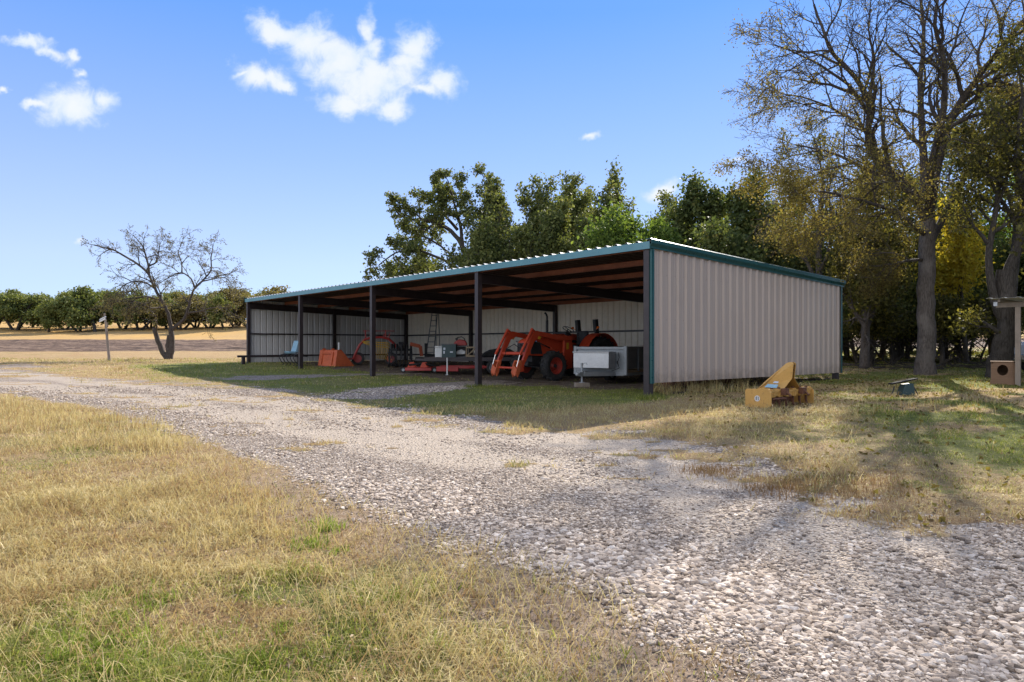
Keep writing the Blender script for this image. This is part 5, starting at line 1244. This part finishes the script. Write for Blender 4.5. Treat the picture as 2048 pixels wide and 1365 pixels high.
ww += [(1742, 600, 27.5, 45, 'leaf_olive', 5000, 'slim dark tree standing nearest to the shed corner', 'barkd', .13, 1, .5),
 (1762, 590, 31, 45, 'leaf_dark', 6000, 'slim dark tree second from the shed corner', 'barkd', .12, 1, .5),
 (1785, 620, 29, 40, 'leaf_olive', 5000, 'leaning slim tree left of the big trunk, near the grass edge', 'barkd', .12, 1, .5),
 (1815, 610, 33, 45, 'leaf_dark', 6000, 'slim tree hard against the left side of the big trunk', 'barkd', .13, 1, .5),
 (1885, 600, 26.5, 45, 'leaf_olive', 5000, 'slim dark tree hard against the right side of the big trunk', 'barkd', .12, 1, .5),
 (1922, 620, 29, 45, 'leaf_olive', 5000, 'forked slim tree midway between the big trunk and the leaning trunk', 'barkd', .10, 2, .5),
 (1800, 300, 33, 110, 'leaf_olive', 24000, 'olive crowned tree behind the fork of the big trunk', 'barkd', .16, 2, .3),
 (1925, 250, 35, 110, 'leaf_dark', 26000, 'dark green tall tree behind the right limbs of the big tree', 'barkd', .17, 2, .3),
 (1700, 400, 35, 80, 'leaf_olive', 18000, 'brownish tree over the rear corner of the shed roof', 'barkd', .14, 2, .2),
 (2060, 200, 37, 120, 'leaf_lime', 22000, 'light green tall tree at the right edge behind the dark ones', 'barkd', .18, 2, .3),
 (1880, 430, 37, 90, 'leaf_dark', 20000, 'shaded tree filling the gap right behind the big trunk', 'barkd', .13, 2, .2)]
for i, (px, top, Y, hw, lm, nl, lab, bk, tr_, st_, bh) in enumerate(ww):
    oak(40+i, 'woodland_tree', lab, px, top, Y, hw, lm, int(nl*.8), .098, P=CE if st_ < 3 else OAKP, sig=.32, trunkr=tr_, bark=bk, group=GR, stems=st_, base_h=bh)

for i, (X_, Y_, top_, hw_) in enumerate([(17.5, 20.5, 10.5, 3.2), (20.5, 15, 10, 3.6), (24, 21, 12, 4.2), (25, 9, 10, 4.0)]):
    oak(140+i, 'woodland_tree', ['tall olive tree behind the lean-to, past the right edge', 'broad olive tree past the right edge, level with the lean-to', 'tallest dark tree past the right edge behind the lean-to', 'broad tree past the right edge nearest to the drive'][i],
        1024+X_/Y_*F, HOR-(top_-EYE)*F/Y_, Y_, hw_*F/Y_, 'leaf_olive' if i < 2 else 'leaf_dark', 14000, .12, P=CE, sig=.34, trunkr=.2, group=GR, stems=2, base_h=.3)
# the big half bare tree
def big_tree():
    Y0 = 22.6; X0 = at(1850, Y0); g_ = Gf(X0, Y0)
    root = thing('elm_tree', 'big half bare tree with tall grey trunk and sparse golden leaves, right of the shed', 'tree', (X0, Y0, g_), 0)
    def pt(px, py, dy=0): Y = Y0+dy; return Vector((at(px, Y)-X0, dy, zat(py, Y)-g_))
    t = Tree(77); P = dict(max=5,  n=[5, 5, 8, 6, 5], len=[.5, .55, .60, .58, .55], ang=[46, 44, 42, 40, 40], wig=[.12, .16, .2, .24, .28, .3], up=[.04, .03, .01, -.01, -.02, -.02], t0=[.2, .2, .15, .15, .15], seg=.4, rmin=.0075, tap=.72, leaflv=2)
    t.limb([pt(1850, 757), pt(1849, 735), pt(1850, 660), pt(1849, 580), pt(1853, 500), pt(1854, 440)], .30, .23, 0, P, n=0)
    t.br.append((0, [pt(1850, 762), pt(1850, 745), pt(1850, 725)], [.42, .335, .295]))
    fk = (1854, 445, 0)
    limbs = [([fk, (1842, 405, -.3), (1800, 355, -.8), (1760, 332, -1.2), (1736, 280, -1.5), (1738, 205, -1.7), (1710, 155, -2), (1671, 117, -2.2), (1650, 77, -2.4), (1628, 10, -2.6)], .17, .03, 15),
     ([fk, (1830, 390, .8), (1790, 370, 1.5), (1720, 330, 2.2), (1650, 300, 2.8), (1590, 290, 3.2)], .12, .025, 13),
     ([(1854, 430, 0), (1849, 340, .5), (1846, 260, .9), (1838, 160, 1.4), (1850, 90, 1.6), (1840, 0, 2.0), (1835, -70, 2.2)], .16, .03, 14),
     ([(1856, 430, 0), (1860, 340, -.8), (1888, 215, -1.6), (1889, 125, -2.2), (1868, 50, -2.6), (1880, -60, -3)], .15, .03, 14),
     ([(1856, 440, 0), (1880, 300, .4), (1926, 190, .2), (1985, 120, -.4), (2040, 50, -1), (2100, -20, -1.6)], .17, .04, 15),
     ([(1852, 500, 0), (1905, 400, 1.2), (1955, 305, 1.9), (1990, 240, 2.2), (2040, 180, 2.6), (2110, 130, 3)], .13, .03, 13),
     ([(1850, 520, 0), (1815, 521, -.5), (1785, 528, -.6), (1752, 533, .4)], .06, .02, 5),
     ([(1740, 270, -1.5), (1700, 235, -1.2), (1640, 205, -.9), (1590, 190, -.7), (1545, 195, -.5)], .06, .012, 11),
     ([(1738, 230, -1.6), (1700, 170, -2.4), (1640, 130, -3), (1590, 105, -3.4), (1550, 90, -3.6)], .06, .012, 10),
     ([(1850, 470, 0), (1790, 420, -1.8), (1720, 400, -3), (1640, 380, -4), (1580, 390, -4.6)], .08, .015, 12),
     ([(1738, 200, -1.7), (1752, 120, -1.9), (1735, 60, -2.1), (1745, -20, -2.3)], .06, .012, 9)]
    for pts, r0, r1, n in limbs:
        pv = [pt(*p) for p in pts]; L = sum((pv[i+1]-pv[i]).length for i in range(len(pv)-1))
        t.limb(pv, r0, r1, 2, P, n=n, t0=.22, L=min(L, 5.2)*.82)
    t.mesh('trunk', M['bark'], root, lv=(0,)); t.mesh('limbs', M['barkl'], root, lv=(1, 2, 3, 4, 5))
    rr = np.random.RandomState(5); T = np.array([tuple(p) for p, l in t.tips])
    # fewer leaves near the top left, more low down
    z = T[:, 2]; wgt = np.clip(1.25-(z/12), .12, 1)**1.8; nz = fbm(T[:, 0]*.55+T[:, 1]*.3+40, z*.6, 14, 3); wgt = wgt*np.clip((nz-.36)*6, .05, 1)*np.where(T[:, 0] > .5, 1.5, np.where(z > 6.5, .35, 1))
    wgt /= wgt.sum(); i = rr.choice(len(T), 72000, p=wgt); c = T[i]+rr.normal(size=(len(i), 3))*.10
    link('crown', leafmesh('crown', c, .037*rr.uniform(.6, 1.35, len(c)), M['leaf_gold'], rr, 1.5), root)
    return root
big_tree()
# second tall tree behind, feeding the same golden crown
oak(71, 'elm_tree', 'tall tree with bronze leaves directly behind the big half bare tree', 1655, 215, 30, 130, 'leaf_olive', 8500, .065, P=dict(OAKP, max=5, n=[6, 5, 5, 4, 3], len=[.6, .6, .58, .55, .5], ang=[46]*5, wig=[.12, .2, .25, .3, .3, .3], up=[.03]*6, t0=[.35, .25, .2, .2, .2], rmin=.006), sig=.13, trunkr=.2, bark='barkd', group=GR, base_h=.30)
oak(72, 'elm_tree', 'tall tree with golden leaves behind the top right corner of the photo', 2010, 60, 29, 120, 'leaf_olive', 20000, .075, P=dict(OAKP, max=5, n=[6, 5, 5, 4, 3], len=[.6, .6, .58, .55, .5], ang=[46]*5, wig=[.12, .2, .25, .3, .3, .3], up=[.03]*6, t0=[.35, .25, .2, .2, .2], rmin=.006), sig=.15, trunkr=.24, bark='barkd', group=GR, base_h=.34)
# leaning dark trunk near the lean-to
def leaning():
    Y0 = 20.6; X0 = at(1992, Y0); g_ = Gf(X0, Y0); root = thing('leaning_tree', 'thick dark leaning tree trunk just left of the lean-to', 'tree', (X0, Y0, g_), 0)
    def pt(px, py, dy=0): Y = Y0+dy; return Vector((at(px, Y)-X0, dy, zat(py, Y)-g_))
    t = Tree(31); P = dict(OAKP, max=4, rmin=.008)
    t.limb([pt(1992, 770), pt(1996, 730), pt(2010, 670), pt(2014, 610), pt(2012, 540)], .34, .24, 0, P, n=0)
    t.limb([pt(2006, 640), (pt(1985, 600)), pt(1975, 520), pt(1990, 440), pt(2003, 350), pt(2000, 250, 1)], .14, .05, 1, P, n=8, t0=.4, L=3)
    t.limb([pt(2013, 560), pt(2040, 480), pt(2052, 400), pt(2030, 330, -.5), pt(2045, 200, -1)], .16, .05, 1, P, n=9, t0=.3, L=3.4)
    t.limb([pt(1998, 665), pt(1975, 650), pt(1958, 640, .5)], .08, .03, 2, P, n=4, L=1.6)
    t.mesh('trunk', M['barkd'], root); rr = np.random.RandomState(8)
    c = leaves_at(t.tips, 12000, .2, rr, .8, 2.5); link('crown', leafmesh('crown', c, .068*rr.uniform(.6, 1.3, len(c)), M['leaf_olive'], rr), root)
leaning()

# bare mesquite at the left
def mesquite():
    X0, Y0 = hit(337, 719); g_ = Gf(X0, Y0); root = thing('bare_tree', 'wide bare mesquite tree with forked dark trunk in the yard at left', 'tree', (X0, Y0, g_), 0)
    def pt(px, py, dy=0): Y = Y0+dy; return Vector((at(px, Y)-X0, dy, zat(py, Y)-g_))
    t = Tree(9); P = dict(max=5, n=[4, 4, 6, 5, 4], len=[.5, .55, .6, .6, .55], ang=[50, 50, 46, 42, 40], wig=[.15, .22, .28, .34, .36, .4], up=[.02, .02, .0, -.03, -.05, -.05], t0=[.2, .2, .2, .15, .15], seg=.3, rmin=.0075, tap=.7, leaflv=1)
    Z = lambda x, y: (x/3.657, 440+y/3.657)
    def L(r0, r1, n, *p, Lk=2.6): Lk *= .88; t.limb([pt(*Z(a[0], a[1]), a[2] if len(a) > 2 else 0) for a in p], r0, r1, 2, P, n=n, t0=.25, L=Lk)
    L(.20, .13, 0, (1240, 1022), (1255, 930), (1262, 850), (1250, 780)); L(.16, .12, 0, (1225, 1020), (1180, 950), (1140, 850), (1130, 790))
    L(.17, .13, 0, (1235, 1020), (1228, 920), (1240, 845))
    L(.12, .035, 10, (1250, 780), (1235, 690), (1190, 600), (1130, 500), (1090, 400), (1010, 320), (900, 260), (820, 215), (690, 185), Lk=3.0)
    L(.075, .02, 8, (1090, 400), (1085, 320), (1055, 230), (1040, 180), (980, 120, .5))
    L(.06, .015, 6, (1085, 340), (1150, 310, .4), (1165, 230, .6), (1170, 160, .8))
    L(.12, .05, 4, (1262, 800), (1350, 730), (1385, 620), (1400, 550), (1425, 500))
    L(.075, .02, 9, (1425, 500), (1480, 450), (1550, 370, .5), (1540, 280, .7), (1560, 180, .9), Lk=2.6)
    L(.05, .015, 8, (1480, 450), (1570, 430, -.6), (1650, 420, -.9), (1700, 470, -1.2))
    L(.06, .02, 7, (1425, 500), (1400, 430), (1330, 380), (1270, 400), (1140, 480))
    L(.05, .015, 8, (1330, 380), (1330, 320, .4), (1300, 230, .8), (1330, 170, 1.1))
    L(.06, .02, 8, (1130, 500), (1060, 455, -.5), (980, 445, -.9), (900, 480, -1.2), (840, 560, -1.4))
    L(.07, .02, 9, (1180, 590), (1080, 560, -.8), (1000, 570, -1.3), (900, 580, -1.8), (800, 620, -2.1))
    L(.06, .02, 9, (1200, 640), (1100, 650, -1), (1050, 620, -1.6), (960, 590, -2), (880, 600, -2.4))
    L(.06, .015, 8, (1385, 680), (1460, 670, -.6), (1560, 640, -1.1), (1640, 640, -1.5), (1720, 700, -1.8))
    L(.06, .015, 7, (1140, 850), (1150, 740, -.6), (1130, 690, -1), (1080, 640, -1.2), (1000, 690, -1.5))
    t.br.append((3, [pt(*Z(1225, 1000)), pt(*Z(1195, 985)), pt(*Z(1182, 962))], [.12, .11, .09]))
    t.mesh('trunk', M['barkm'], root); rr = np.random.RandomState(3)
    c = leaves_at(t.tips, 9000, .05, rr); link('crown', leafmesh('crown', c, .042*rr.uniform(.6, 1.3, len(c)), M['leaf_fbr'], rr, 2), root)
mesquite()

# far oak rows beyond the ploughed field
col_ = C
protos = []
for k in range(6):
    t = Tree(200+k); P = dict(max=3, n=[5, 5, 4], len=[.6, .6, .55], ang=[58, 50, 46], wig=[.15, .25, .3, .3], up=[0, .05, .04, 0], t0=[.3, .25, .2], seg=.6, rmin=.03, tap=.6)
    st_ = 1+k % 3
    for j_ in range(st_):
        a = j_*6.28/st_+k; t.grow(Vector((math.cos(a)*.2*(st_ > 1), math.sin(a)*.2, -.2)), Vector((math.cos(a)*.5, math.sin(a)*.5, 1)), 4.2, .26, 0, P)
    T = np.array([tuple(p) for p, l in t.tips]); hi = T[:, 2].max(); rad_ = np.percentile(np.abs(T[:, 0]), 97)
    for i, (lvl, pts, rad) in enumerate(t.br): t.br[i] = (lvl, [Vector((p.x*4.6/rad_, p.y*4.6/rad_, p.z*6.9/hi)) for p in pts], rad)
    tips = [(Vector((p.x*4.6/rad_, p.y*4.6/rad_, p.z*6.9/hi)), l) for p, l in t.tips if p.z*6.9/hi > 1.2]
    rr = np.random.RandomState(k); c = leaves_at(tips, 8000, .5, rr, .75)
    tm = t.mesh('trunk', M['barkd'], None); mat_ = M['leaf_far'] if k < 4 else M['leaf_fbr']
    cm_ = leafmesh('crown', c, .31*rr.uniform(.6, 1.3, len(c)), mat_, rr, 1.3)
    protos.append((tm.data, cm_)); bpy.data.objects.remove(tm)
rf_ = random.Random(12)
FG = 'oaks along the far side of the ploughed field'
def far_tree(px, Y, sc_, k, label):
    X = at(px, Y); root = thing('field_oak', label, 'tree', (X, Y, Gf(X, Y)), rf_.uniform(0, 6.28), FG); root.scale = (sc_*rf_.uniform(.95, 1.2), sc_*rf_.uniform(.95, 1.2), sc_)
    link('trunk', protos[k][0], root); link('crown', protos[k][1], root)
front = [(-60,128),(-10,124),(32,121),(66,131),(98,118),(130,126),(158,119),(190,117),(214,131),(246,125),(278,121),(302,130),(334,124),(362,120),(392,129),(420,123),(448,119),(472,131),(500,122),(530,126)]
adj = ['round', 'broad', 'bushy', 'uneven', 'low', 'full']
for i, (px, Y) in enumerate(front):
    k = i % 4 if px < 300 else 4+i % 2 if rf_.random() < .45 else i % 4
    kindw = 'brownish' if k > 3 else 'green'
    far_tree(px, Y, rf_.uniform(.76, 1.05), k, f'{kindw} {adj[i % 6]} oak, number {["one","two","three","four","five","six","seven","eight","nine","ten","eleven","twelve","thirteen","fourteen","fifteen","sixteen","seventeen","eighteen","nineteen","twenty"][i]} from the left in the front row beyond the field')
back_ = [(-30,170),(20,176),(52,190),(90,172),(140,180),(185,168),(232,176),(290,182),(340,172),(386,178),(430,170),(480,182),(520,174),(560,180)]
for i, (px, Y) in enumerate(back_):
    k = (i*5+1) % 4; far_tree(px, Y, rf_.uniform(1.0, 1.25), k, f'hazy oak showing above the front row, number {["one","two","three","four","five","six","seven","eight","nine","ten","eleven","twelve","thirteen","fourteen"][i]} from the left in the back row')
for i, (px, Y) in enumerate([(1720,150),(1800,142),(1880,150),(1950,146),(2030,152),(2100,145)]):
    far_tree(px, Y, 1.0, (i*3) % 5, f'distant oak seen through the woods at right, number {["one","two","three","four","five","six"][i]} from the left')
# brush pile and fallen limbs on the woodland floor
rb = random.Random(8)
BR = thing('brush_pile', 'long pile of dead branches lying on the ground among the woodland trunks', 'brush pile', (at(1900, 27), 27, Gf(at(1900, 27), 27)), 0)
b = MB()
for i in range(70):
    x_ = rb.uniform(-4.2, 2.2); y_ = rb.uniform(-2.2, 2.2); a = rb.uniform(0, 6.28); l_ = rb.uniform(.4, 1.9); p = Vector((x_, y_, Gf(BR.location.x+x_, BR.location.y+y_)-BR.location.z+rb.uniform(.0, .06))); pts = [p]
    for j_ in range(4): a += rb.uniform(-.25, .25); p = p+Vector((math.cos(a), math.sin(a)*.6, rb.uniform(-.05, .22)))*l_/4; pts.append(p.copy())
    r_ = rb.uniform(.010, .035); b.tube(pts, [r_, r_*.9, r_*.75, r_*.6, r_*.4], 5)
b.build('branches', M['barkd'], BR, fixn=False)
# undergrowth: waist high scrub between trunks
rs2 = np.random.RandomState(91)
xs_ = []; 
for i in range(50):
    px = rs2.uniform(1690, 2100); Y = rs2.uniform(29, 46); X = at(px, Y); h_ = rs2.uniform(.08, .35)
    n_ = 55; g_ = rs2.normal(size=(n_, 3))*np.array([.45, .45, .28]); g_[:, 2] = np.abs(g_[:, 2])*h_+Gf(X, Y)+.03; g_[:, 0] += X; g_[:, 1] += Y; xs_.append(g_)
c = np.concatenate(xs_); tag(link('undergrowth', leafmesh('undergrowth', c, .10*rs2.uniform(.6, 1.3, len(c)), M['leaf_olive'], rs2)), 'low leafy undergrowth between the woodland trunks', 'undergrowth', kind='stuff')
# fallen leaves
n_ = 15000; yy2 = np.exp(rs2.uniform(math.log(4), math.log(40), n_)); px2 = rs2.uniform(1380, 2150, n_); xx2 = (px2-1024)/F*yy2
c = np.stack([xx2, yy2, Gs(xx2, yy2)+.012], 1); k = (gravel(xx2, yy2) < .3) & (rs2.uniform(size=n_) < .08+.7*sstep(9, 19, yy2)); c = c[k]
tag(link('fallen_leaves', leafmesh('fallen_leaves', c, .042*rs2.uniform(.6, 1.4, len(c)), M['leaf_gold'], rs2)), 'scattered fallen leaves on the shaded grass under the trees', 'fallen leaves', kind='stuff')

x, y = import_litter
c = np.stack([x, y, Gs(x, y)+rs2.uniform(.004, .03, len(x))], 1)
tag(link('litter', leafmesh('litter', c, .009*rs2.uniform(.5, 1.6, len(c)), M['litter'], rs2, 2.2, 2.)), 'brown leaf crumbs and thatch lying in the near grass', 'litter', kind='stuff')
